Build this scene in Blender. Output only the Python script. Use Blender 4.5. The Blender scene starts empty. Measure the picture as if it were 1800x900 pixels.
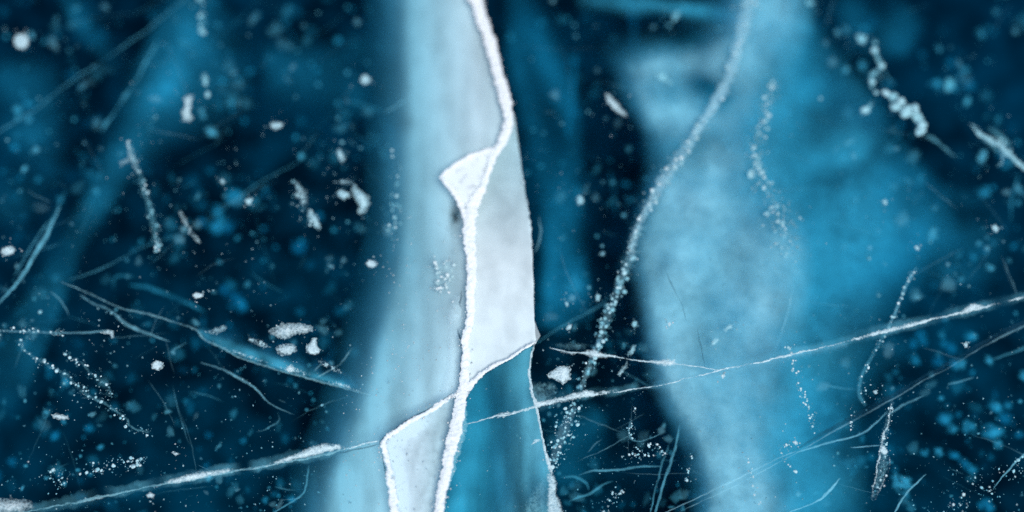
import bpy, bmesh, math, random
from mathutils import Vector, Matrix, Euler, noise
from mathutils.geometry import delaunay_2d_cdt

random.seed(7)
S = bpy.context.scene
COL = S.collection

# ------------------------------------------------------------------ camera
# We look down on the ice of a frozen lake, a little forward of straight down.
DIST, TILT = 2.25, math.radians(20)
W_PX, H_PX = 1800.0, 900.0
FOV_W = 1.80                                  # metres of ice across the frame at its centre
cam_d = bpy.data.cameras.new('camera')
cam = bpy.data.objects.new('camera', cam_d)
COL.objects.link(cam)
cam.location = (0, -DIST * math.sin(TILT), DIST * math.cos(TILT))
cam.rotation_euler = (TILT, 0, 0)
cam_d.sensor_width = 36
cam_d.lens = 36 * DIST / FOV_W
cam_d.clip_start, cam_d.clip_end = 0.05, 400
S.camera = cam
CR = Euler((TILT, 0, 0)).to_matrix()
CL = Vector(cam.location)


def P(px, py, z=0.0):
    """point of the level at height z seen at photo pixel (px, py)"""
    d = CR @ Vector(((px - W_PX / 2) / W_PX * FOV_W, -(py - H_PX / 2) / W_PX * FOV_W, -DIST))
    return CL + d * ((z - CL.z) / d.z)


focus = P(850, 660, 0)
cam_d.dof.use_dof = True
cam_d.dof.focus_distance = abs((CR.inverted() @ (focus - CL)).z)
cam_d.dof.aperture_fstop = cam_d.lens / 1000 / 0.115
cam_d.dof.aperture_blades = 0

# ------------------------------------------------------------------ light
SUN_EL, SUN_AZ = math.radians(66), math.radians(150)     # azimuth clockwise from +Y
world = bpy.data.worlds.new('World')
S.world = world
world.use_nodes = True
wn = world.node_tree
sky = wn.nodes.new('ShaderNodeTexSky')
sky.sky_type = 'NISHITA'
sky.sun_disc = False
sky.sun_elevation = SUN_EL
sky.sun_rotation = SUN_AZ
wn.links.new(sky.outputs['Color'], wn.nodes['Background'].inputs['Color'])
wn.nodes['Background'].inputs['Strength'].default_value = 0.06
sun_d = bpy.data.lights.new('sun', 'SUN')
sun_d.energy, sun_d.angle, sun_d.color = 1.5, math.radians(24), (1.0, 0.985, 0.93)
sun = bpy.data.objects.new('sun', sun_d)
COL.objects.link(sun)
sd = Vector((math.sin(SUN_AZ) * math.cos(SUN_EL), math.cos(SUN_AZ) * math.cos(SUN_EL), math.sin(SUN_EL)))
sun.rotation_euler = sd.to_track_quat('Z', 'Y').to_euler()
sun.location = sd * 5
S.view_settings.view_transform = 'Standard'
S.view_settings.look = 'None'
S.view_settings.exposure = 1.55
S.view_settings.gamma = 1
S.cycles.transparent_max_bounces = 40
S.cycles.max_bounces = 6
S.cycles.diffuse_bounces = 2
S.cycles.volume_bounces = 0
S.cycles.use_denoising = False        # keep the fine grain of the exposure


# ------------------------------------------------------------------ materials
def new_mat(name):
    m = bpy.data.materials.new(name)
    m.use_nodes = True
    nt = m.node_tree
    nt.nodes.clear()
    return m, nt, nt.nodes.new('ShaderNodeOutputMaterial')


def N(nt, kind, **kw):
    n = nt.nodes.new('ShaderNode' + kind)
    for k, v in kw.items():
        if k.startswith('i_'):
            n.inputs[k[2:].replace('_', ' ')].default_value = v
        else:
            setattr(n, k, v)
    return n


def math_node(nt, op, a, b=None, clamp=False):
    n = N(nt, 'Math', operation=op, use_clamp=clamp)
    for i, v in enumerate((a, b)):
        if v is None:
            continue
        if isinstance(v, (int, float)):
            n.inputs[i].default_value = v
        else:
            nt.links.new(v, n.inputs[i])
    return n.outputs[0]


def pos_noise(nt, scale, detail=4, rough=0.6, stretch=None):
    g = N(nt, 'NewGeometry')
    src = g.outputs['Position']
    if stretch:
        mp = N(nt, 'Mapping')
        mp.inputs['Scale'].default_value = stretch
        nt.links.new(src, mp.inputs['Vector'])
        src = mp.outputs['Vector']
    n = N(nt, 'TexNoise')
    n.inputs['Scale'].default_value = scale
    n.inputs['Detail'].default_value = detail
    n.inputs['Roughness'].default_value = rough
    nt.links.new(src, n.inputs['Vector'])
    return n.outputs['Fac']


def white_scatter(nt, color=(0.86, 0.875, 0.88, 1), bump=None, trans=0.35, strength=0.5, dist=0.004, col=None):
    d = N(nt, 'BsdfDiffuse'); d.inputs['Color'].default_value = color
    t = N(nt, 'BsdfTranslucent'); t.inputs['Color'].default_value = color
    if col is not None:
        nt.links.new(col, d.inputs['Color']); nt.links.new(col, t.inputs['Color'])
    if bump is not None:
        b = N(nt, 'Bump'); b.inputs['Strength'].default_value = strength; b.inputs['Distance'].default_value = dist
        nt.links.new(bump, b.inputs['Height'])
        nt.links.new(b.outputs['Normal'], d.inputs['Normal'])
    mx = N(nt, 'MixShader'); mx.inputs[0].default_value = trans
    nt.links.new(d.outputs[0], mx.inputs[1]); nt.links.new(t.outputs[0], mx.inputs[2])
    return mx.outputs[0]


def frost_attr(nt):
    return N(nt, 'Attribute', attribute_name='frost').outputs['Fac']


def out_alpha(nt, out, shader, alpha):
    tr = N(nt, 'BsdfTransparent')
    mx = N(nt, 'MixShader')
    nt.links.new(alpha, mx.inputs[0])
    nt.links.new(tr.outputs[0], mx.inputs[1]); nt.links.new(shader, mx.inputs[2])
    nt.links.new(mx.outputs[0], out.inputs['Surface'])


def smooth(nt, v, a, b):
    n = N(nt, 'MapRange', interpolation_type='SMOOTHSTEP', clamp=True)
    n.inputs['From Min'].default_value = a; n.inputs['From Max'].default_value = b
    nt.links.new(v, n.inputs['Value'])
    return n.outputs['Result']


def make_veil(name, fine=60, amount=0.5, stretch=None, milk=(0.868, 0.862, 0.89, 1)):
    """milky fracture face inside the ice: density from the mesh, mottled finely"""
    m, nt, out = new_mat(name)
    f = frost_attr(nt)
    n1 = pos_noise(nt, fine, 6, 0.65, stretch)
    n2 = pos_noise(nt, 9, 3, 0.55, stretch)
    k = math_node(nt, 'ADD', math_node(nt, 'MULTIPLY', math_node(nt, 'SUBTRACT', n1, 0.5), amount * 1.1),
                  math_node(nt, 'MULTIPLY', math_node(nt, 'SUBTRACT', n2, 0.5), amount * 1.6))
    a = math_node(nt, 'MULTIPLY', f, math_node(nt, 'ADD', k, 1.0), clamp=True)
    out_alpha(nt, out, white_scatter(nt, milk, trans=0.4), a)
    return m


def make_grain(name, scale=180, soft=0.22, trans=0.3, bump=0.6, thick=1.0, stretch=None, dark=(0.56, 0.62, 0.66, 1)):
    """crumbly frost: solid where the mesh says dense, breaking into grains at the edges"""
    m, nt, out = new_mat(name)
    f = frost_attr(nt)
    n = pos_noise(nt, scale, 5, 0.65, stretch)
    v = math_node(nt, 'ADD', f, math_node(nt, 'MULTIPLY', math_node(nt, 'SUBTRACT', n, 0.5), 1.9))
    a = math_node(nt, 'MULTIPLY', smooth(nt, v, 0.5 - soft, 0.5 + soft), thick)
    n3 = pos_noise(nt, scale * 0.45, 4, 0.6)
    r = N(nt, 'ValToRGB')
    r.color_ramp.elements[0].position, r.color_ramp.elements[1].position = 0.32, 0.58
    r.color_ramp.elements[0].color = dark; r.color_ramp.elements[1].color = (0.89, 0.895, 0.89, 1)
    nt.links.new(n3, r.inputs[0])
    out_alpha(nt, out, white_scatter(nt, (0.88, 0.89, 0.885, 1), n, trans, bump, 0.008, r.outputs[0]), a)
    return m


def make_plain(name, color, scale=90, lo=0.8, trans=0.3):
    m, nt, out = new_mat(name)
    n = pos_noise(nt, scale, 5, 0.6)
    r = N(nt, 'ValToRGB')
    r.color_ramp.elements[0].position, r.color_ramp.elements[1].position = 0.3, 0.7
    r.color_ramp.elements[0].color = tuple(c * lo for c in color[:3]) + (1,)
    r.color_ramp.elements[1].color = tuple(color[:3]) + (1,)
    nt.links.new(n, r.inputs[0])
    d = N(nt, 'BsdfDiffuse'); t = N(nt, 'BsdfTranslucent'); b = N(nt, 'Bump')
    b.inputs['Strength'].default_value = 0.5; b.inputs['Distance'].default_value = 0.004
    nt.links.new(n, b.inputs['Height']); nt.links.new(b.outputs[0], d.inputs['Normal'])
    nt.links.new(r.outputs[0], d.inputs['Color']); nt.links.new(r.outputs[0], t.inputs['Color'])
    mx = N(nt, 'MixShader'); mx.inputs[0].default_value = trans
    nt.links.new(d.outputs[0], mx.inputs[1]); nt.links.new(t.outputs[0], mx.inputs[2])
    nt.links.new(mx.outputs[0], out.inputs['Surface'])
    return m


M_VEIL = make_veil('milky_ice', 60, 0.62)
M_BAND = make_veil('streaked_milky_ice', 40, 0.26, (1.0, 0.22, 1.0))
M_PLATE = make_veil('pale_plate_ice', 24, 0.26, (1.0, 0.6, 1.0), (0.86, 0.878, 0.885, 1))
M_GRAIN = make_grain('frost_grains', 260, 0.45, bump=0.7)
M_GRAINF = make_grain('fine_frost_grains', 330, 0.3, thick=0.9)
M_RIDGE = make_grain('packed_frost', 300, 0.36, 0.4, 0.35, dark=(0.74, 0.78, 0.80, 1))
M_FILM = make_grain('thin_frost_film', 260, 0.6, thick=0.42, bump=0.2)
M_FUZZ = make_veil('fuzzy_chain_frost', 110, 1.3)
M_LINE = make_veil('crack_film', 160, 0.9)
M_BUB = make_plain('bubble_frost', (0.86, 0.875, 0.88), 160, 0.72, 0.35)
M_SPECK = make_plain('speck_frost', (0.86, 0.875, 0.88), 30, 0.6, 0.45)
M_GAP, nt, out = new_mat('open_gap_water')
d = N(nt, 'BsdfDiffuse'); d.inputs['Color'].default_value = (0.008, 0.03, 0.05, 1)
out_alpha(nt, out, d.outputs[0], math_node(nt, 'MULTIPLY', frost_attr(nt), math_node(nt, 'ADD', pos_noise(nt, 45, 4), 0.35), clamp=True))
M_DEEP = make_veil('deep_bubble_frost', 90, 0.8)

# clear ice: light is absorbed on its way, red first
M_ICE, nt, out = new_mat('clear_blue_ice')
va = N(nt, 'VolumeAbsorption')
va.inputs['Color'].default_value = (0.0, 0.718, 0.84, 1)
va.inputs['Density'].default_value = 8.0
nt.links.new(va.outputs[0], out.inputs['Volume'])

# dark lake under the ice, with pale murk drifting in it
M_BED, nt, out = new_mat('dark_lake_water')
n1 = pos_noise(nt, 3.6, 6, 0.62); n2 = pos_noise(nt, 13, 4, 0.62)
mixv = math_node(nt, 'ADD', math_node(nt, 'MULTIPLY', n1, 0.5), math_node(nt, 'MULTIPLY', n2, 0.5))
r = N(nt, 'ValToRGB')
r.color_ramp.elements[0].position, r.color_ramp.elements[1].position = 0.42, 0.70
r.color_ramp.elements[0].color = (0.042, 0.085, 0.055, 1)
r.color_ramp.elements[1].color = (0.40, 0.68, 0.38, 1)
nt.links.new(mixv, r.inputs[0])
d = N(nt, 'BsdfDiffuse'); nt.links.new(r.outputs[0], d.inputs['Color'])
nt.links.new(d.outputs[0], out.inputs['Surface'])


# ------------------------------------------------------------------ object helpers
def tag(o, label=None, cat=None, group=None, kind=None):
    for k, v in (('label', label), ('category', cat), ('group', group), ('kind', kind)):
        if v:
            o[k] = v
    return o


def origin_of(parent):
    return Vector(parent.location) if parent else Vector((0, 0, 0))


def link_mesh(name, verts, faces, mat, parent=None, frost=None, smooth_shade=True):
    c = Vector((0, 0, 0))
    for v in verts:
        c += v
    c /= max(1, len(verts))
    me = bpy.data.meshes.new(name)
    me.from_pydata([tuple(v - c) for v in verts], [], faces)
    if frost is not None:
        at = me.attributes.new('frost', 'FLOAT', 'POINT')
        at.data.foreach_set('value', frost)
    if smooth_shade:
        me.polygons.foreach_set('use_smooth', [True] * len(me.polygons))
    me.materials.append(mat)
    me.update()
    o = bpy.data.objects.new(name, me)
    COL.objects.link(o)
    o.location = c - origin_of(parent)
    o.parent = parent
    return o


def thing(name, px, py, z, label, cat, group=None):
    o = bpy.data.objects.new(name, None)
    COL.objects.link(o)
    o.location = P(px, py, z)
    o.empty_display_size = 0.02
    return tag(o, label, cat, group)


def nz(x, y, s, seed=0.0):
    return noise.noise(Vector((x / s + seed * 7.3, y / s - seed * 3.1, seed)))


def resample(pts, step):
    """Catmull-Rom through (x, y, ...) tuples, about STEP pixels apart"""
    pts = [tuple(map(float, p)) for p in pts]
    n = len(pts)
    res = []
    for i in range(n - 1):
        p0, p1, p2, p3 = pts[max(0, i - 1)], pts[i], pts[i + 1], pts[min(n - 1, i + 2)]
        L = math.hypot(p2[0] - p1[0], p2[1] - p1[1])
        k = max(1, int(round(L / step)))
        for j in range(k):
            t = j / k
            res.append(tuple(0.5 * ((2 * b) + (c - a) * t + (2 * a - 5 * b + 4 * c - d) * t * t + (3 * b - a - 3 * c + d) * t ** 3)
                             for a, b, c, d in zip(p0, p1, p2, p3)))
    res.append(pts[-1])
    return res


# films and frost lie a little inside the ice, under the clear top
DEEPER = {'fuzzy_chain_frost': 0.015, 'thin_frost_film': 0.055, 'crack_film': 0.05, 'frost_grains': 0.014, 'fine_frost_grains': 0.016}


def ribbon(name, pts, mat, parent=None, z=0.0, h=0.004, step=3.0, jag=0.25, wob=0.0, dens=1.0, edge=1.0, across=7, seed=None,
           z2=None, taper=True, fade=0.0):
    """ridge or film along a traced line: pts are (px, py, full width)"""
    seed = random.random() * 50 if seed is None else seed
    z = z - DEEPER.get(mat.name, 0.0)
    ln = resample(pts, step)
    n = len(ln)
    V, F, A = [], [], []
    for i, (x, y, w) in enumerate(ln):
        a, b = ln[max(0, i - 1)], ln[min(n - 1, i + 1)]
        tx, ty = b[0] - a[0], b[1] - a[1]
        L = math.hypot(tx, ty) or 1
        nx, ny = -ty / L, tx / L
        o = wob * (nz(i * step, 0, 22, seed) + 0.6 * nz(i * step, 9, 7, seed))
        x, y = x + nx * o, y + ny * o
        end = min(1.0, min(i, n - 1 - i) * step / 14.0) if taper else 1.0
        wl = max(0.3, w) * 0.5 * (1 + jag * (nz(i * step, 1, 9, seed) * 1.2 + nz(i * step, 2, 3.3, seed)))
        wr = max(0.3, w) * 0.5 * (1 + jag * (nz(i * step, 3, 9, seed) * 1.2 + nz(i * step, 4, 3.3, seed)))
        zz = z if z2 is None else z + (z2 - z) * i / max(1, n - 1)
        d = dens * (1 - fade * abs(nz(i * step, 5, 40, seed)) * 2.0)
        for k in range(across):
            t = -1 + 2 * k / (across - 1)
            ww = wl if t < 0 else wr
            ex, ey = x + nx * ww * t, y + ny * ww * t
            pr = (1 - t * t)
            hh = h * pr * (0.75 + 0.6 * nz(ex, ey, 6, seed) + 0.3 * nz(ex, ey, 2.5, seed))
            V.append(P(ex, ey, zz + hh))
            A.append(max(0.0, d * (1 - edge * abs(t) ** 3) * (0.35 + 0.65 * end)))
    for i in range(n - 1):
        for k in range(across - 1):
            q = i * across + k
            F.append((q, q + across, q + across + 1, q + 1))
    return link_mesh(name, V, F, mat, parent, A)


def jag_outline(outline, step, amp, seed):
    res = []
    n = len(outline)
    for i in range(n):
        a, b = outline[i], outline[(i + 1) % n]
        L = math.hypot(b[0] - a[0], b[1] - a[1])
        k = max(1, int(L / step))
        for j in range(k):
            t = j / k
            x, y = a[0] + (b[0] - a[0]) * t, a[1] + (b[1] - a[1]) * t
            res.append((x + amp * (nz(x, y, 10, seed) * 1.2 + nz(x, y, 4, seed + 3)),
                        y + amp * (nz(x, y, 10, seed + 5) * 1.2 + nz(x, y, 4, seed + 8))))
    return res


def inside(x, y, poly):
    c = False
    j = len(poly) - 1
    for i in range(len(poly)):
        xi, yi = poly[i]; xj, yj = poly[j]
        if (yi > y) != (yj > y) and x < (xj - xi) * (y - yi) / (yj - yi) + xi:
            c = not c
        j = i
    return c


def seg_dist(x, y, a, b):
    dx, dy = b[0] - a[0], b[1] - a[1]
    L = dx * dx + dy * dy
    t = 0 if L == 0 else max(0, min(1, ((x - a[0]) * dx + (y - a[1]) * dy) / L))
    return math.hypot(x - a[0] - t * dx, y - a[1] - t * dy)


def line_dist(x, y, pts):
    return min(seg_dist(x, y, pts[i], pts[i + 1]) for i in range(len(pts) - 1))


def sstep(a, b, v):
    t = max(0.0, min(1.0, (v - a) / (b - a)))
    return t * t * (3 - 2 * t)


def gauss(x, y, g):
    """g = (cx, cy, rx, ry, degrees, strength)"""
    cx, cy, rx, ry, a, s = g
    c, si = math.cos(math.radians(a)), math.sin(math.radians(a))
    u = ((x - cx) * c + (y - cy) * si) / rx
    v = (-(x - cx) * si + (y - cy) * c) / ry
    return s * math.exp(-(u * u + v * v))


def sheet(name, outline, mat, z, dens, parent=None, spacing=10, amp=1.0, ostep=5, seed=None, bulge=None, edge_fade=6.0):
    """a face filling a traced outline; z and dens are functions of (px, py); bulge > 0 makes a closed lens"""
    seed = random.random() * 50 if seed is None else seed
    ol = jag_outline(outline, ostep, amp, seed)
    dz = DEEPER.get(mat.name, 0.0)
    zf, df, lp = z, dens, ol + [ol[0]]
    z = lambda x, y: zf(x, y) - dz
    if mat.name in ('frost_grains', 'fine_frost_grains', 'thin_frost_film') and edge_fade:
        dens = lambda x, y: df(x, y) * (0.12 + 0.88 * sstep(0, edge_fade, line_dist(x, y, lp)))
    xs = [p[0] for p in ol]; ys = [p[1] for p in ol]
    pts = [Vector(p) for p in ol]
    rnd = random.Random(int(seed * 1000))
    y = min(ys) + spacing * 0.5
    while y < max(ys):
        x = min(xs) + spacing * 0.5
        while x < max(xs):
            qx, qy = x + rnd.uniform(-.35, .35) * spacing, y + rnd.uniform(-.35, .35) * spacing
            if inside(qx, qy, ol):
                pts.append(Vector((qx, qy)))
            x += spacing
        y += spacing
    n_o = len(ol)
    vo, _e, fo, *_ = delaunay_2d_cdt(pts, [], [list(range(n_o))], 1, 1e-4)
    V, A = [], []
    for p in vo:
        V.append(None); A.append(max(0.0, min(1.6, dens(p.x, p.y))))
    F = [tuple(f) for f in fo]
    if bulge is None:
        V = [P(p.x, p.y, z(p.x, p.y)) for p in vo]
        return link_mesh(name, V, F, mat, parent, A)
    loop = ol + [ol[0]]
    R = max(1e-3, max(line_dist(p.x, p.y, loop) for p in vo))
    top, low = [], []
    for p in vo:
        e = min(1.0, line_dist(p.x, p.y, loop) / R)
        hh = bulge * math.sqrt(e) * (0.8 + 0.5 * nz(p.x, p.y, 7, seed))
        zz = z(p.x, p.y)
        top.append(P(p.x, p.y, zz + hh)); low.append(P(p.x, p.y, zz - hh * 0.6 - 0.0005))
    m = len(top)
    return link_mesh(name, top + low, F + [tuple(m + i for i in reversed(f)) for f in F], mat, parent, A + A)


# ------------------------------------------------------------------ setting
bpy_me = bpy.data.meshes.new('lake_water')
bpy_me.from_pydata([(-60, -60, -0.62), (60, -60, -0.62), (60, 60, -0.62), (-60, 60, -0.62)], [], [(0, 1, 2, 3)])
bpy_me.materials.append(M_BED)
tag(bpy.data.objects.new('lake_water', bpy_me), 'dark navy lake water seen through the clear ice', kind='structure')
COL.objects.link(bpy.data.objects['lake_water'])
bm = bmesh.new()
bmesh.ops.create_cube(bm, size=1)
bmesh.ops.scale(bm, vec=(110, 110, 0.70), verts=bm.verts)
bmesh.ops.translate(bm, vec=(0, 0, -0.35), verts=bm.verts)
ice_me = bpy.data.meshes.new('clear_ice'); bm.to_mesh(ice_me); bm.free()
ice_me.materials.append(M_ICE)
COL.objects.link(tag(bpy.data.objects.new('clear_ice', ice_me), 'clear blue lake ice', kind='stuff'))

# ------------------------------------------------------------------ the main white crack
RIDGE = [(800, -300, 24), (812, -190, 27), (820, -90, 24), (832, -12, 26), (837, 0, 25), (850, 40, 22), (864, 85, 21), (875, 130, 21), (885, 165, 22), (892, 195, 20), (893, 220, 18), (885, 246, 18), (868, 272, 15),
         (860, 295, 13), (852, 320, 14), (840, 342, 20), (828, 370, 24), (825, 400, 24), (826, 435, 21), (827, 450, 18), (829, 480, 18), (827, 515, 17),
         (827, 550, 16), (822, 580, 16), (819, 600, 15), (820, 620, 16), (818, 650, 17), (816, 675, 19), (811, 700, 22), (806, 730, 23), (800, 755, 25),
         (792, 790, 23), (786, 820, 22), (781, 850, 20), (775, 875, 19), (768, 912, 18), (756, 980, 19), (748, 1060, 17), (752, 1130, 18), (740, 1200, 16)]
t = thing('white_crack', 822, 560, 0, 'tall white frost-packed crack running down the middle from top to bottom', 'ice crack')
ribbon('ridge', RIDGE, M_RIDGE, t, 0.001, 0.004, 1.6, 0.24, 2.2, 1.40, 0.9, 11, 3.1)
ribbon('branch_ridge', [(812, 692, 12), (800, 692, 10), (776, 709, 9), (750, 726, 9), (725, 739, 9), (700, 756, 9), (674, 776, 10), (680, 804, 12), (684, 830, 14),
                        (689, 860, 16), (696, 912, 18), (708, 1000, 15), (722, 1090, 12), (741, 1170, 10)], M_RIDGE, t, 0.0012, 0.003, 1.6, 0.5, 2.0, 1.1, 0.95, 9, 5.2, fade=0.35)
ribbon('branch_ridge', [(818, 690, 14), (828, 676, 13), (840, 663, 10), (855, 651, 8), (875, 640, 7), (900, 627, 6), (922, 612, 5), (942, 600, 4)],
       M_RIDGE, t, 0.0014, 0.003, 1.6, 0.4, 1.3, 1.1, 0.9, 9, 6.4, fade=0.3)
ribbon('rim', [(901, 196, 5), (906, 225, 4), (915, 290, 4), (925, 350, 4), (932, 400, 5), (935, 450, 4), (938, 520, 4), (938, 560, 4), (944, 592, 4), (938, 606, 3)],
       M_GRAINF, t, 0.0, 0.002, 1.6, 0.8, 1.4, 0.85, 0.8, 7, 7.7, fade=0.8)
ribbon('flap_edge', [(772, 313, 5), (786, 301, 8), (802, 289, 8), (828, 274, 9), (850, 267, 10), (868, 260, 10)], M_RIDGE, t, 0.001, 0.004, 2, 0.25, 1.0, 1.1, 0.8, 7, 2.2)
ribbon('flap_edge', [(774, 312, 5), (784, 321, 11), (795, 332, 14), (803, 345, 13), (811, 362, 12), (817, 385, 10)], M_RIDGE, t, 0.001, 0.004, 2, 0.3, 1.5, 1.05, 0.8, 7, 2.9)
sheet('frost_flap', [(774, 313), (800, 290), (830, 273), (864, 265), (858, 300), (850, 325), (842, 345), (830, 362), (818, 366), (808, 352), (795, 335)], M_PLATE,
      lambda x, y: -0.004 - 0.0 * x, lambda x, y: 1.0 + 0.5 * nz(x, y, 10, 4), t, 4, 2.2)
ribbon('flap_line', [(800, 300, 3), (822, 296, 3), (834, 300, 3), (838, 325, 3), (836, 340, 3)], M_GRAINF, t, 0.0006, 0.001, 2, 0.3, 1, 0.9, 0.6, 5, 9.3)
ribbon('frost_skirt', [(815, 716, 10), (814, 740, 16), (809, 765, 18), (801, 795, 16), (794, 825, 12), (786, 860, 9)], M_FILM, t, -0.001, 0.001, 2, 0.3, 2, 1.0, 0.8, 7, 4.4)
sheet('frost_skirt', [(808, 520), (812, 560), (806, 600), (810, 650), (800, 686), (780, 690), (772, 680), (784, 650), (788, 600), (786, 550), (796, 520)], M_FUZZ, lambda x, y: -0.012,
      lambda x, y: 0.55 * sstep(0, 12, line_dist(x, y, [(770, 690), (782, 650), (785, 600), (783, 550), (796, 518)])) * (0.8 + 0.5 * nz(x, y, 16, 4)), t, 5, 1.5)
ribbon('ridge_gap', [(804, 578, 2), (808, 592, 4), (812, 600, 4), (810, 612, 3)], M_GAP, t, 0.0005, 0.0004, 2, 0.4, 1, 1, 0.5, 3, 1.3)  # thin dark ribbons: narrow open gaps beside the ridge and its branch
ribbon('ridge_gap', [(812, 618, 2), (811, 640, 3), (808, 660, 3)], M_GAP, t, 0.0005, 0.0004, 2, 0.5, 1, 1, 0.5, 3, 1.7)
ribbon('ridge_gap', [(810, 540, 2), (808, 536, 4), (810, 525, 3), (811, 512, 1)], M_GAP, t, 0.0005, 0.0004, 2, 0.5, 1, 1, 0.5, 3, 2.7)
ribbon('ridge_gap', [(796, 690, 1), (774, 706, 2), (748, 722, 3), (720, 736, 3), (697, 752, 2), (671, 773, 2), (668, 786, 2)], M_GAP, t, 0.0007, 0.0004, 2, 0.5, 1, 1, 0.5, 3, 3.7)
ribbon('ridge_gap', [(673, 800, 1), (677, 828, 3), (679, 842, 1)], M_GAP, t, 0.0007, 0.0004, 2, 0.6, 1, 1, 0.5, 3, 4.7)
ribbon('ridge_gap', [(684, 868, 1), (687, 882, 4), (693, 896, 4), (696, 908, 2)], M_GAP, t, 0.0007, 0.0004, 2, 0.6, 1, 1, 0.5, 3, 4.9)

# fracture plates
PLATE = [(900, 196), (908, 230), (916, 290), (925, 350), (933, 400), (936, 450), (938, 520), (939, 560), (942, 598), (922, 612), (900, 627), (875, 640), (855, 651), (838, 665),
         (826, 682), (818, 680), (820, 640), (822, 600), (828, 550), (829, 480), (827, 440), (827, 380), (840, 345), (854, 318), (862, 290), (872, 270), (888, 246), (894, 220)]
tag(sheet('ice_plate', PLATE, M_PLATE, lambda x, y: -0.009 - 0.020 * sstep(480, 230, y) + 0.0 * x,
          lambda x, y: 0.82 + 0.10 * sstep(300, 600, y) - 0.16 * sstep(8, -8, (x - 938) * 0.96 + (y - 470) * 0.25) * sstep(520, 430, y) * 0.5 + 0.08 * nz(x * 1.6, y * 0.5, 50, 77) + 0.06 * nz(x, y, 14, 78) + gauss(x, y, (915, 520, 14, 80, 15, -0.10)) + gauss(x, y, (880, 600, 40, 40, 0, 0.06)) + 0.10 * nz(x, y, 30, 2), None, 8, 0.6),
    'large smooth near-white ice plate right of the central crack', 'ice plate')
tag(sheet('ice_plate', [(938, 560), (950, 590), (938, 608), (936, 596)], M_PLATE, lambda x, y: -0.01, lambda x, y: 0.42, None, 5, 0.5),
    'tiny glassy wedge at the lower right corner of the white plate', 'ice plate')
LOWP = [(800, 694), (775, 711), (750, 728), (725, 741), (700, 758), (676, 778), (682, 805), (687, 832), (693, 862), (700, 912), (712, 1000), (726, 1090), (742, 1165), (748, 1100), (756, 980), (768, 912), (778, 860), (786, 820), (796, 770), (806, 720)]
tag(sheet('ice_plate', LOWP, M_BAND, lambda x, y: -0.018 - 0.012 * sstep(720, 790, x),
          lambda x, y: 0.80 + gauss(x, y, (722, 755, 50, 14, -28, 0.45)) + gauss(x, y, (700, 850, 18, 70, -8, 0.4)) + gauss(x, y, (770, 745, 22, 40, 10, -0.18))
          + 0.16 * nz(x * 2.2 + y * 0.5, y * 0.5, 24, 6) + 0.1 * nz(x, y, 10, 8), None, 6, 0.8),
    'pale streaked wedge plate left of the crack at the bottom edge', 'ice plate')
STRIP = [(822, 690), (838, 668), (856, 653), (875, 642), (900, 630), (922, 614), (936, 606), (931, 650), (933, 672), (942, 710), (950, 750), (957, 790), (965, 820), (972, 850), (984, 912), (1000, 1020), (1010, 1200),
         (742, 1200), (752, 1060), (772, 912), (782, 862), (790, 820), (800, 770), (810, 730)]
tag(sheet('ice_plate', STRIP, M_BAND, lambda x, y: -0.11 - 0.09 * sstep(930, 840, x) + 0.02 * nz(x, y, 60, 3),
          lambda x, y: 0.56 + gauss(x, y, (938, 770, 18, 110, -12, 0.45)) + gauss(x, y, (874, 800, 16, 120, -10, 0.36)) + gauss(x, y, (815, 860, 18, 90, 5, 0.35))
          + gauss(x, y, (850, 670, 30, 40, 0, -0.12)) + gauss(x, y, (905, 850, 16, 90, -12, -0.25)) + gauss(x, y, (910, 660, 18, 36, 0, 0.12))
          + 0.42 * nz(x * 3, y * 0.40, 60, 5) + 0.10 * nz(x * 2, y * 0.5, 20, 1), None, 8, 0.6),
    'mid-blue translucent ice strip under the white plate down to the bottom edge', 'ice plate')

# milky fracture veils inside the ice -------------------------------------------------
LEDGE = [(680, -300), (690, 100), (690, 250), (688, 380), (682, 450), (655, 560), (632, 640), (610, 720), (585, 780), (560, 830), (545, 940), (500, 1200)]
BAND = [(640, -300), (640, 250), (636, 420), (600, 560), (575, 650), (545, 740), (515, 800), (500, 860), (490, 940), (440, 1200), (742, 1200), (700, 940), (688, 860), (682, 805), (676, 778), (700, 758), (750, 728), (800, 692),
        (816, 675), (820, 620), (824, 575), (829, 500), (826, 430), (822, 370), (806, 340), (795, 330), (778, 314), (800, 292), (830, 275), (866, 262), (888, 240), (892, 200), (880, 130), (864, 80), (830, -40), (800, -300)]


def left_of(line, x, y):
    xl = line[0][0] if y < line[0][1] else line[-1][0]
    for i in range(len(line) - 1):
        (x0, y0), (x1, y1) = line[i], line[i + 1]
        if y0 <= y <= y1:
            xl = x0 + (x1 - x0) * (y - y0) / (y1 - y0)
    return x < xl


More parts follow.
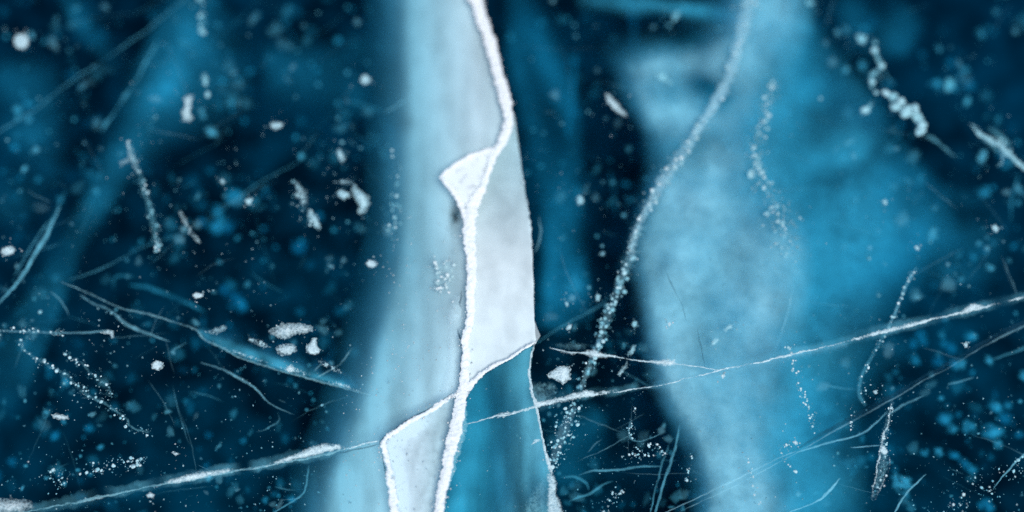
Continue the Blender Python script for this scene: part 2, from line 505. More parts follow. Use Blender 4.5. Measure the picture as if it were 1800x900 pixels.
def band_d(x, y):
    e = min(1.0, 1.0)
    # signed distance to the soft left border
    d = line_dist(x, y, LEDGE)
    xl = 0
    for i in range(len(LEDGE) - 1):
        (x0, y0), (x1, y1) = LEDGE[i], LEDGE[i + 1]
        if y0 <= y <= y1:
            xl = x0 + (x1 - x0) * (y - y0) / (y1 - y0)
    d = d if x > xl else -d
    s = sstep(-62, 36, d + 6 * nz(x, y, 50, 15))
    v = 0.80 + 0.08 * sstep(500, 750, y) + 0.30 * nz(x * 2.0, y * 0.35, 70, 11) + 0.09 * nz(x * 3.0, y * 0.25, 60, 17) + 0.12 * nz(x * 1.2, y * 0.8, 26, 12)
    for g in ((735, 60, 22, 150, 0, 0.16), (790, 120, 30, 120, 10, 0.12), (720, 215, 18, 14, 0, -0.20), (800, 378, 9, 22, 0, -0.8), (745, 350, 20, 120, 0, 0.06), (785, 640, 16, 80, 3, 0.14),
              (765, 560, 18, 120, 4, -0.12), (700, 620, 24, 120, 14, 0.10), (600, 860, 34, 36, 30, 0.14), (560, 830, 26, 40, 20, -0.30), (655, 810, 40, 40, 0, 0.05), (855, 60, 16, 120, -8, 0.10),
              (690, 560, 18, 120, 12, -0.08)):
        v += gauss(x, y, g)
    return max(0, v) * s


def band_z(x, y):
    xl = 690 if y < 450 else 690 - (y - 450) * 0.33
    k = max(0.0, min(1.0, (840 - x) / (840 - xl)))
    e = line_dist(x, y, LEDGE)
    e = -e if left_of(LEDGE, x, y) else e
    return -0.022 - 0.030 * k - 0.035 * k * k - 0.12 * sstep(34, -62, e)


tag(sheet('fracture_veil', BAND, M_BAND, band_z, band_d, None, 9, 0.4),
    'long pale blue milky fracture band left of the central white crack', 'fracture veil')

RBAND = [(1030, 60), (1060, 150), (1090, 210), (1110, 250), (1115, 320), (1085, 420), (1090, 520), (1105, 620), (1125, 700), (1150, 760), (1180, 830), (1190, 940), (1200, 1200), (1440, 1200), (1420, 940), (1440, 800),
         (1430, 650), (1440, 520), (1430, 380), (1400, 260), (1420, 120), (1440, 40), (1440, -300), (1180, -300), (1100, -40), (1040, -40)]
RLE = [(1290, -300), (1290, -40), (1268, 50), (1140, 88), (1092, 108), (1100, 165), (1124, 212), (1146, 242), (1150, 300), (1132, 360), (1112, 420), (1116, 470), (1126, 550), (1138, 605), (1154, 675), (1176, 730), (1206, 775), (1226, 840), (1236, 940), (1240, 1200)]
RRE = [(1420, -300), (1420, -40), (1400, 60), (1350, 140), (1322, 230), (1330, 310), (1365, 380), (1420, 430), (1405, 520), (1372, 600), (1356, 700), (1350, 800), (1380, 940), (1380, 1200)]


def rband_d(x, y):
    d = line_dist(x, y, RLE)
    d = -d if left_of(RLE, x, y) else d
    soft = 20 + 34 * sstep(170, 90, y)
    s = sstep(-soft, soft, d + 14 * nz(x, y, 30, 61))
    d2 = line_dist(x, y, RRE)
    s *= sstep(-100, 70, (d2 if left_of(RRE, x, y) else -d2) + 26 * nz(x, y, 60, 62))
    v = 0.40
    for g in ((1215, 450, 75, 75, 10, 0.30), (1235, 345, 75, 34, 22, 0.26), (1160, 108, 56, 26, 10, 0.46), (1192, 203, 60, 20, 8, 0.42), (1185, 560, 46, 110, 0, 0.34),
              (1285, 545, 50, 80, 10, 0.24), (1240, 690, 60, 70, 8, 0.26), (1285, 800, 60, 60, -10, 0.32), (1310, 890, 60, 50, 0, 0.30), (1385, 420, 30, 70, 5, 0.28), (1340, 530, 24, 50, 10, 0.16), (1330, 60, 50, 60, 20, 0.26), (1310, 15, 80, 26, 6, 0.30),
              (1195, 60, 62, 30, 12, -0.50), (1236, 150, 54, 26, 24, -0.44), (1150, 160, 44, 16, 0, -0.12), (1290, 240, 46, 60, 20, -0.16), (1195, 266, 60, 26, -20, -0.26), (1265, 180, 30, 26, 0, -0.16),
              (1300, 460, 22, 40, 20, -0.10), (1245, 620, 44, 22, 0, -0.12), (1330, 640, 30, 60, 0, -0.08), (1220, 800, 26, 50, 0, -0.12), (1350, 150, 30, 50, 0, -0.10), (1300, 330, 30, 30, 0, -0.1)):
        v += gauss(x, y, g)
    v *= 1.0 + 0.42 * nz(x * 1.3, y * 0.7, 70, 21) + 0.30 * nz(x, y, 28, 22) + 0.18 * nz(x, y, 12, 23)
    lip = line_dist(x, y, RBAND + [RBAND[0]])
    return 0.86 * min(0.98, max(0, v)) * s * sstep(0, 30, lip)


def rband_z(x, y):
    d = line_dist(x, y, RLE)
    d = -d if left_of(RLE, x, y) else d
    d2 = line_dist(x, y, RRE)
    d2 = d2 if left_of(RRE, x, y) else -d2
    return -0.068 - 0.08 * sstep(30, -40, d) - 0.09 * sstep(30, -90, d2) + 0.012 * nz(x, y, 90, 5)


tag(sheet('fracture_veil', RBAND, M_VEIL, rband_z, rband_d, None, 10, 0.4),
    'wide pale blue milky band right of the dark gap, from top edge to bottom', 'fracture veil')

TEAL = [(1200, -300), (1420, -300), (1440, 30), (1500, 100), (1560, 180), (1620, 270), (1680, 330), (1710, 420), (1670, 500), (1570, 580), (1530, 640), (1530, 760), (1540, 860), (1540, 1200), (1190, 1200), (1200, 940),
        (1170, 780), (1130, 600), (1100, 430), (1120, 240), (1050, 130), (1040, -40)]
TRE = [(1380, -300), (1405, -40), (1425, 60), (1480, 140), (1535, 210), (1592, 290), (1640, 350), (1652, 420), (1602, 475), (1520, 555), (1482, 640), (1474, 760), (1484, 860), (1474, 940), (1470, 1200)]


def teal_d(x, y):
    d = line_dist(x, y, TRE)
    d = d if left_of(TRE, x, y) else -d
    s = sstep(-75, 75, d)
    d2 = line_dist(x, y, RLE)
    s2 = sstep(-30, 40, -d2 if left_of(RLE, x, y) else d2)
    v = 0.80
    for g in ((1480, 440, 75, 65, -10, 0.42), (1410, 140, 50, 70, 20, 0.18), (1455, 235, 60, 40, -10, -0.42), (1500, 300, 70, 20, -22, -0.36), (1400, 320, 30, 50, 0, -0.15), (1560, 250, 40, 40, 30, -0.15), (1440, 340, 34, 24, 0, -0.06), (1560, 390, 50, 40, 30, 0.10), (1540, 330, 40, 24, -10, 0.10),
              (1190, 62, 64, 30, 14, -0.5), (1400, 700, 60, 60, 0, 0.14), (1450, 840, 26, 34, 10, 0.60), (1385, 870, 60, 36, -12, 0.22), (1500, 545, 40, 40, 0, -0.16), (1470, 640, 26, 80, 0, -0.10), (1235, 150, 44, 26, 20, -0.30), (1200, 275, 60, 26, -20, -0.25), (1600, 400, 40, 50, 0, 0.2)):
        v += gauss(x, y, g)
    v *= 1 + 0.55 * nz(x, y, 75, 31) + 0.26 * nz(x, y, 30, 32) + 0.2 * nz(x, y, 14, 33)
    lip = line_dist(x, y, TEAL + [TEAL[0]])
    d3 = line_dist(x, y, RRE)
    v *= 1 - 0.0 * sstep(-60, 80, d3 if left_of(RRE, x, y) else -d3)
    return 0.84 * min(0.97, max(0, v)) * s * s2 * sstep(0, 30, lip)


tag(sheet('fracture_veil', TEAL, M_VEIL, lambda x, y: -0.195 - 0.05 * sstep(1500, 1640, x) + 0.03 * nz(x, y, 120, 6), teal_d, None, 11, 0.4),
    'deep teal milky mass with a slanting right edge in the right half', 'fracture veil')


def soft_sheet(outline, z, gs, mat=None, soft=40, spacing=11, base=0.0, mod=0.4, seed=0.0):
    loop = outline + [outline[0]]

    def d(x, y):
        v = base
        for g in gs:
            v += gauss(x, y, g)
        v *= 1 + mod * nz(x, y, 45, seed) + mod * 0.7 * nz(x, y, 18, seed + 1)
        k = 0.62 if callable(z) is False and z < -0.2 else 1.0
        return k * max(0, v) * sstep(0, soft, line_dist(x, y, loop))
    return sheet('fracture_veil', outline, mat or M_VEIL, z if callable(z) else (lambda x, y: z), d, None, spacing, 0.4)


tag(soft_sheet([(880, -40), (960, -40), (1000, 60), (1030, 160), (1030, 300), (1040, 420), (1050, 560), (1000, 600), (940, 580), (945, 450), (935, 330), (905, 200), (880, 100)], -0.26,
               [(955, 90, 24, 140, -28, 0.55), (985, 180, 20, 90, -25, 0.28), (960, 520, 60, 70, 0, 0.75), (985, 400, 30, 120, 8, 0.65), (1012, 500, 22, 32, 0, 1.0), (940, 250, 30, 110, -10, 0.28), (905, 120, 24, 80, -10, 0.5)],
               seed=41, soft=22), 'blurred teal streaks between the white plate and the dark gap', 'fracture veil')
tag(soft_sheet([(360, -40), (460, 60), (450, 220), (330, 260), (230, 330), (150, 450), (110, 560), (60, 680), (-40, 800), (-40, 620), (60, 480), (140, 330), (190, 200), (240, 90), (300, -40)], -0.22,
               [(310, 120, 60, 90, 25, 0.75), (300, 150, 26, 30, 0, 0.2), (270, 165, 40, 30, -20, 0.25), (240, 240, 34, 90, 30, 0.30), (370, 150, 60, 60, 20, 0.25), (180, 340, 26, 110, 30, 0.40), (110, 520, 60, 60, 20, 0.42), (60, 620, 60, 60, 30, 0.34), (330, 40, 40, 60, 20, 0.4), (20, 740, 40, 60, 20, 0.2)],
               seed=43, soft=20), 'faint slanting teal sheen crossing the dark ice at upper left', 'fracture veil')
tag(soft_sheet([(80, -40), (140, -40), (200, 40), (260, 140), (210, 150), (130, 70)], -0.23, [(100, 10, 30, 50, -30, 0.35), (150, 60, 20, 70, -40, 0.30), (120, 20, 40, 30, 0, 0.2)], seed=45, soft=24),
    'faint blue smear near the top left corner', 'fracture veil')
tag(soft_sheet([(440, 60), (640, 30), (680, 120), (660, 220), (560, 260), (450, 220)], -0.23, [(540, 130, 60, 40, -10, 0.38), (620, 170, 40, 30, 10, 0.3), (480, 110, 40, 30, 0, 0.22), (640, 80, 30, 30, 0, 0.3)], seed=47),
    'dim cloudy patch in dark ice left of the pale band near the top', 'fracture veil')
tag(soft_sheet([(-40, 60), (110, 90), (170, 200), (120, 320), (60, 420), (-40, 420)], -0.23, [(50, 170, 50, 60, 10, 0.30), (55, 235, 36, 30, 0, 0.45), (20, 140, 40, 30, 0, 0.25), (90, 300, 40, 40, 0, 0.16), (20, 350, 40, 40, 0, 0.2)], seed=49),
    'dim cloudy patch at the upper left edge below the round white bubble', 'fracture veil')
tag(soft_sheet([(1420, 0), (1560, -40), (1640, 40), (1600, 110), (1520, 120), (1450, 60)], -0.23, [(1580, 70, 40, 50, 10, 0.40), (1500, 30, 24, 60, -20, 0.34), (1620, 0, 30, 30, 0, 0.3)], seed=51, soft=24),
    'dim blue cloud near the top right above the curled bubble chain', 'fracture veil')
tag(soft_sheet([(1640, 310), (1760, 330), (1800, 420), (1760, 520), (1640, 520), (1600, 440)], -0.23, [(1690, 340, 40, 20, 10, 0.25), (1710, 430, 50, 40, 0, 0.30), (1680, 490, 50, 26, 0, 0.35)], seed=53),
    'dim blue cloud beside the teal mass at the right', 'fracture veil')
tag(soft_sheet([(1000, -40), (1420, -40), (1440, 60), (1330, 80), (1220, 50), (1090, 30), (1010, 20)], -0.17,
               [(1290, 30, 90, 14, 10, 0.55), (1180, 12, 90, 9, 8, 0.55), (1390, 50, 40, 20, 0, 0.35), (1080, 5, 60, 14, 4, 0.35), (1110, 30, 20, 40, 0, 0.2)], seed=55, soft=16, spacing=8),
    'streaky pale wedge of ice along the top edge right of centre', 'fracture veil')
tag(soft_sheet([(1440, 560), (1560, 570), (1640, 600), (1560, 700), (1480, 740), (1440, 700)], -0.24, [(1530, 640, 40, 60, 30, 0.22), (1480, 650, 40, 50, 0, 0.2), (1580, 600, 30, 20, 0, 0.2)], seed=57),
    'dim teal smoky patch below the long crack at right', 'fracture veil')
tag(soft_sheet([(960, 690), (1030, 690), (1080, 730), (1060, 860), (960, 860), (955, 760)], -0.25, [(1005, 780, 34, 60, 20, 0.30), (1050, 735, 20, 26, 0, 0.30), (1000, 850, 36, 26, 0, 0.26)], seed=59, soft=20),
    'dim teal haze in dark ice right of the mid-blue strip', 'fracture veil')

# ------------------------------------------------------------------ long cracks
RC = [(815, 747, 2), (840, 740, 2.5), (870, 732, 3), (900, 727, 4), (942, 714, 6), (975, 705, 6), (1015, 697, 5), (1060, 692, 4), (1125, 682, 2.5), (1160, 677, 2), (1240, 657, 2.5), (1270, 650, 3), (1315, 640, 3), (1350, 633, 4),
      (1395, 622, 5), (1440, 612, 2.5), (1490, 600, 4), (1520, 591, 6), (1560, 581, 7), (1600, 572, 6), (1650, 559, 4), (1690, 549, 6), (1730, 540, 5), (1812, 519, 4), (1900, 500, 5), (2000, 470, 4), (2120, 440, 3)]
t = thing('long_crack', 1270, 650, 0, 'long white crack slanting up from the central strip to the right edge', 'ice crack')
ribbon('crack_line', RC, M_GRAINF, t, -0.0015, 0.002, 2.0, 0.6, 1.8, 0.9, 0.7, 7, 11.1, fade=0.6)
ribbon('crack_halo', [(x, y - 2, 10 + w * 2.2) for x, y, w in RC if x > 930], M_FUZZ, t, -0.085, 0.001, 3, 0.12, 3, 0.30, 1.0, 9, 11.4, fade=0.8)
sheet('frost_patch', [(944, 716), (950, 705), (985, 697), (1010, 690), (1030, 684), (1048, 688), (1090, 684), (1062, 694), (1015, 702), (975, 711)], M_GRAIN, lambda x, y: -0.003,
      lambda x, y: 0.85 + 0.4 * nz(x, y, 12, 1), t, 4, 1.6, 4, 1.0, 0.003)
sheet('frost_patch', [(1672, 556), (1690, 546), (1705, 534), (1722, 533), (1736, 540), (1700, 551)], M_GRAIN, lambda x, y: -0.003, lambda x, y: 0.95 + 0.3 * nz(x, y, 12, 2), t, 4, 1.2, 4, 2.0, 0.003)
sheet('frost_patch', [(1490, 603), (1520, 590), (1565, 576), (1600, 566), (1650, 558), (1600, 576), (1550, 587)], M_GRAIN, lambda x, y: -0.003, lambda x, y: 0.85 + 0.4 * nz(x, y, 12, 3), t, 4, 1.0, 4, 3.0, 0.002)
sheet('frost_patch', [(866, 736), (876, 726), (892, 722), (904, 727), (885, 734)], M_GRAIN, lambda x, y: -0.003, lambda x, y: 0.75 + 0.3 * nz(x, y, 12, 4), t, 3, 1.0, 3, 4.0, 0.002)
sheet('crack_face', [(1120, 684), (1270, 651), (1450, 611), (1490, 602), (1490, 611), (1400, 634), (1270, 668), (1180, 682)], M_LINE, lambda x, y: -0.008 - 0.05 * sstep(0, 14, y - (684 - (x - 1120) * 0.22)),
      lambda x, y: 0.22 * sstep(18, 0, y - (684 - (x - 1120) * 0.22)), t, 6, 0.8)

LC = [(-300, 985, 3), (-200, 962, 5), (-90, 930, 4), (10, 906, 3), (60, 897, 3), (90, 891, 4), (125, 885, 5), (170, 875, 6), (200, 869, 4), (240, 860, 3), (280, 852, 4), (325, 845, 5), (380, 834, 5), (425, 826, 4), (450, 822, 4), (500, 812, 5), (550, 803, 5), (600, 792, 4), (630, 783, 3), (656, 776, 4)]
t = thing('long_crack', 360, 840, 0, 'long frosted crack across the dark lower left corner', 'ice crack')
ribbon('crack_line', LC, M_FILM, t, -0.002, 0.002, 2.0, 0.6, 1.8, 1.1, 0.6, 7, 12.2, fade=0.5)
ribbon('crack_halo', [(x, y - 4, 12 + w * 3) for x, y, w in LC], M_FUZZ, t, -0.085, 0.001, 3, 0.12, 4, 0.30, 1.0, 9, 12.5, fade=0.8)
ribbon('crack_line', [(600, 791, 3), (628, 784, 3), (650, 777, 3.5), (664, 776, 2.5), (676, 776, 2)], M_GRAINF, t, 0.0, 0.001, 2, 0.5, 1.2, 0.75, 0.7, 5, 12.9, fade=0.5)
ribbon('open_gap', [(596, 797, 2), (630, 789, 3), (668, 781, 2)], M_GAP, t, -0.008, 0.0005, 2, 0.5, 1.2, 0.8, 0.8, 5, 12.95, fade=0.5)
sheet('frost_patch', [(276, 853), (300, 842), (325, 835), (345, 829), (372, 827), (400, 822), (428, 825), (400, 832), (350, 842), (310, 850)], M_GRAIN, lambda x, y: -0.004,
      lambda x, y: 0.45 + 0.55 * sstep(14, 0, (853 - (x - 276) * 0.18) - y) + 0.3 * nz(x, y, 10, 5), t, 4, 1.4, 4, 5.0, 0.003)
sheet('frost_patch', [(436, 826), (480, 812), (520, 796), (545, 785), (570, 778), (596, 780), (608, 787), (580, 795), (530, 806), (480, 818)], M_GRAIN, lambda x, y: -0.004,
      lambda x, y: 0.5 + 0.55 * sstep(16, 0, (828 - (x - 436) * 0.24) - y) + 0.3 * nz(x, y, 10, 6), t, 4, 1.5, 4, 6.0, 0.003)
sheet('frost_patch', [(140, 883), (170, 874), (198, 868), (180, 876), (155, 882)], M_GRAIN, lambda x, y: -0.004, lambda x, y: 0.9 + 0.3 * nz(x, y, 10, 7), t, 4, 1.0, 4, 7.0, 0.002)
sheet('frost_patch', [(630, 783), (648, 776), (655, 775), (640, 783)], M_GRAIN, lambda x, y: -0.004, lambda x, y: 0.65, t, 3, 0.8, 3, 7.5, 0.002)
sheet('crack_face', [(70, 896), (280, 853), (450, 823), (600, 793), (650, 778), (630, 800), (540, 830), (450, 842), (280, 872), (100, 908)], M_LINE,
      lambda x, y: -0.15 - 0.004 * max(0, y - (896 - (x - 70) * 0.2)), lambda x, y: 0.16 * sstep(26, 2, y - (895 - (x - 70) * 0.203)) * (1 + nz(x, y, 25, 3)), t, 7, 1)

SC = [(106, 495, 2), (135, 507, 3), (165, 520, 3), (210, 540, 3), (260, 552, 4), (310, 567, 3.5), (345, 580, 4), (360, 597, 4), (390, 612, 4), (425, 630, 4), (450, 638, 4), (500, 654, 4), (550, 667, 4), (600, 681, 4), (662, 697, 2)]
t = thing('slanting_crack', 390, 612, 0, 'crack slanting down from the left edge into the pale band, fringed with frost above', 'ice crack')
ribbon('crack_line', SC, M_FILM, t, -0.003, 0.002, 2.5, 0.4, 1.2, 0.8, 0.6, 5, 13.3, fade=0.4)
sheet('frost_fan', [(345, 580), (400, 574), (440, 582), (480, 600), (540, 620), (575, 630), (610, 655), (640, 672), (652, 690), (600, 679), (550, 665), (500, 652), (450, 636), (400, 616), (362, 596)], M_LINE,
      lambda x, y: -0.10 - 0.0025 * max(0, (580 + (x - 345) * 0.36) - y), lambda x, y: sstep(34, 6, (580 + (x - 345) * 0.36) - y) * sstep(345, 420, x) * (0.16 + 0.35 * nz(x, y, 30, 14)) + 0.34 * sstep(22, 0, (580 + (x - 345) * 0.375) - y) + 0.35 * nz(x, y, 18, 9) + gauss(x, y, (610, 675, 40, 8, 18, 0.4)), t, 5, 2)
for k, ol in enumerate(([(560, 668), (590, 668), (625, 680), (652, 692), (630, 690), (598, 681)], [(385, 604), (410, 612), (440, 622), (480, 640), (455, 637), (420, 626), (395, 614)],
                        [(548, 628), (572, 634), (598, 648), (612, 662), (590, 656), (566, 644)], [(480, 640), (520, 646), (560, 660), (540, 662), (505, 654)],
                        [(430, 590), (460, 596), (480, 610), (462, 614), (440, 604)])):
    sheet('frost_patch', ol, M_GRAINF, lambda x, y: -0.012, lambda x, y: 0.52 + 0.5 * nz(x, y, 8, 20 + k), t, 3, 1.6, 3, 31.0 + k, None, 5.0)
for i, (a, b) in enumerate((((552, 652), (568, 636)), ((598, 640), (620, 611)), ((556, 664), (600, 640)))):
    ribbon('frost_needle', [(a[0], a[1], 3), ((a[0] + b[0]) / 2, (a[1] + b[1]) / 2, 3), (b[0], b[1], 1)], M_FILM, t, -0.004, 0.001, 2, 0.3, 0.6, 0.7, 0.6, 5, 14 + i)

t = thing('short_crack', 1080, 626, 0, 'short white-patched crack crossing the bubble chain right of the white plate', 'ice crack')
ribbon('crack_line', [(965, 611, 2), (1000, 619, 3), (1035, 621, 4), (1070, 625, 4), (1100, 631, 2.5), (1135, 635, 3), (1165, 637, 4), (1192, 640, 3), (1230, 645, 2), (1272, 652, 2)], M_GRAINF, t, -0.002, 0.002, 2, 0.4, 1, 0.9, 0.6, 5, 15.1, fade=0.4)
sheet('frost_patch', [(1018, 622), (1030, 615), (1045, 613), (1060, 620), (1078, 625), (1066, 631), (1040, 629)], M_GRAIN, lambda x, y: -0.003, lambda x, y: 0.72 + 0.3 * nz(x, y, 9, 8), t, 3, 1.2, 3, 8.0, 0.002)
sheet('frost_patch', [(1140, 633), (1165, 631), (1188, 631), (1191, 643), (1165, 644), (1146, 640)], M_GRAIN, lambda x, y: -0.003, lambda x, y: 0.66 + 0.3 * nz(x, y, 9, 9), t, 3, 1.2, 3, 9.0, 0.002)
sheet('frost_patch', [(966, 612), (985, 615), (1010, 620), (1012, 625), (990, 621)], M_GRAIN, lambda x, y: -0.003, lambda x, y: 0.60 + 0.3 * nz(x, y, 9, 9), t, 3, 1.0, 3, 9.5, 0.002)
sheet('frost_film', [(968, 605), (1000, 601), (1040, 606), (1025, 617), (990, 614)], M_FILM, lambda x, y: -0.012, lambda x, y: 0.42 + 0.3 * nz(x, y, 9, 9), t, 4, 1.2)

# dark crack lower right
DC = [(2080, 400, 8), (1940, 490, 10), (1812, 560, 12), (1725, 604, 9), (1670, 638, 7), (1620, 664, 7), (1570, 694, 9), (1510, 727, 10), (1447, 762, 8), (1400, 789, 4), (1350, 816, 3), (1290, 849, 3), (1225, 879, 2), (1170, 905, 2)]
t = thing('dark_crack', 1510, 727, 0, 'long dark crack slanting across the lower right corner', 'ice crack')
ribbon('dark_line', DC[:10], M_GAP, t, -0.010, 0.0005, 3, 0.3, 1.5, 0.6, 1.0, 7, 16.1, fade=0.6)
ribbon('pale_edge', [(x + 3, y + 5, max(2, w * 0.4)) for x, y, w in DC], M_LINE, t, -0.006, 0.0005, 3, 0.3, 1.2, 0.28, 0.8, 5, 16.2, fade=0.7)
ribbon('pale_edge', [(1400, 793, 2), (1360, 810, 3), (1300, 840, 3), (1240, 868, 3), (1160, 905, 2)], M_LINE, t, -0.004, 0.0005, 3, 0.3, 1.2, 0.36, 0.8, 5, 16.4, fade=0.7)

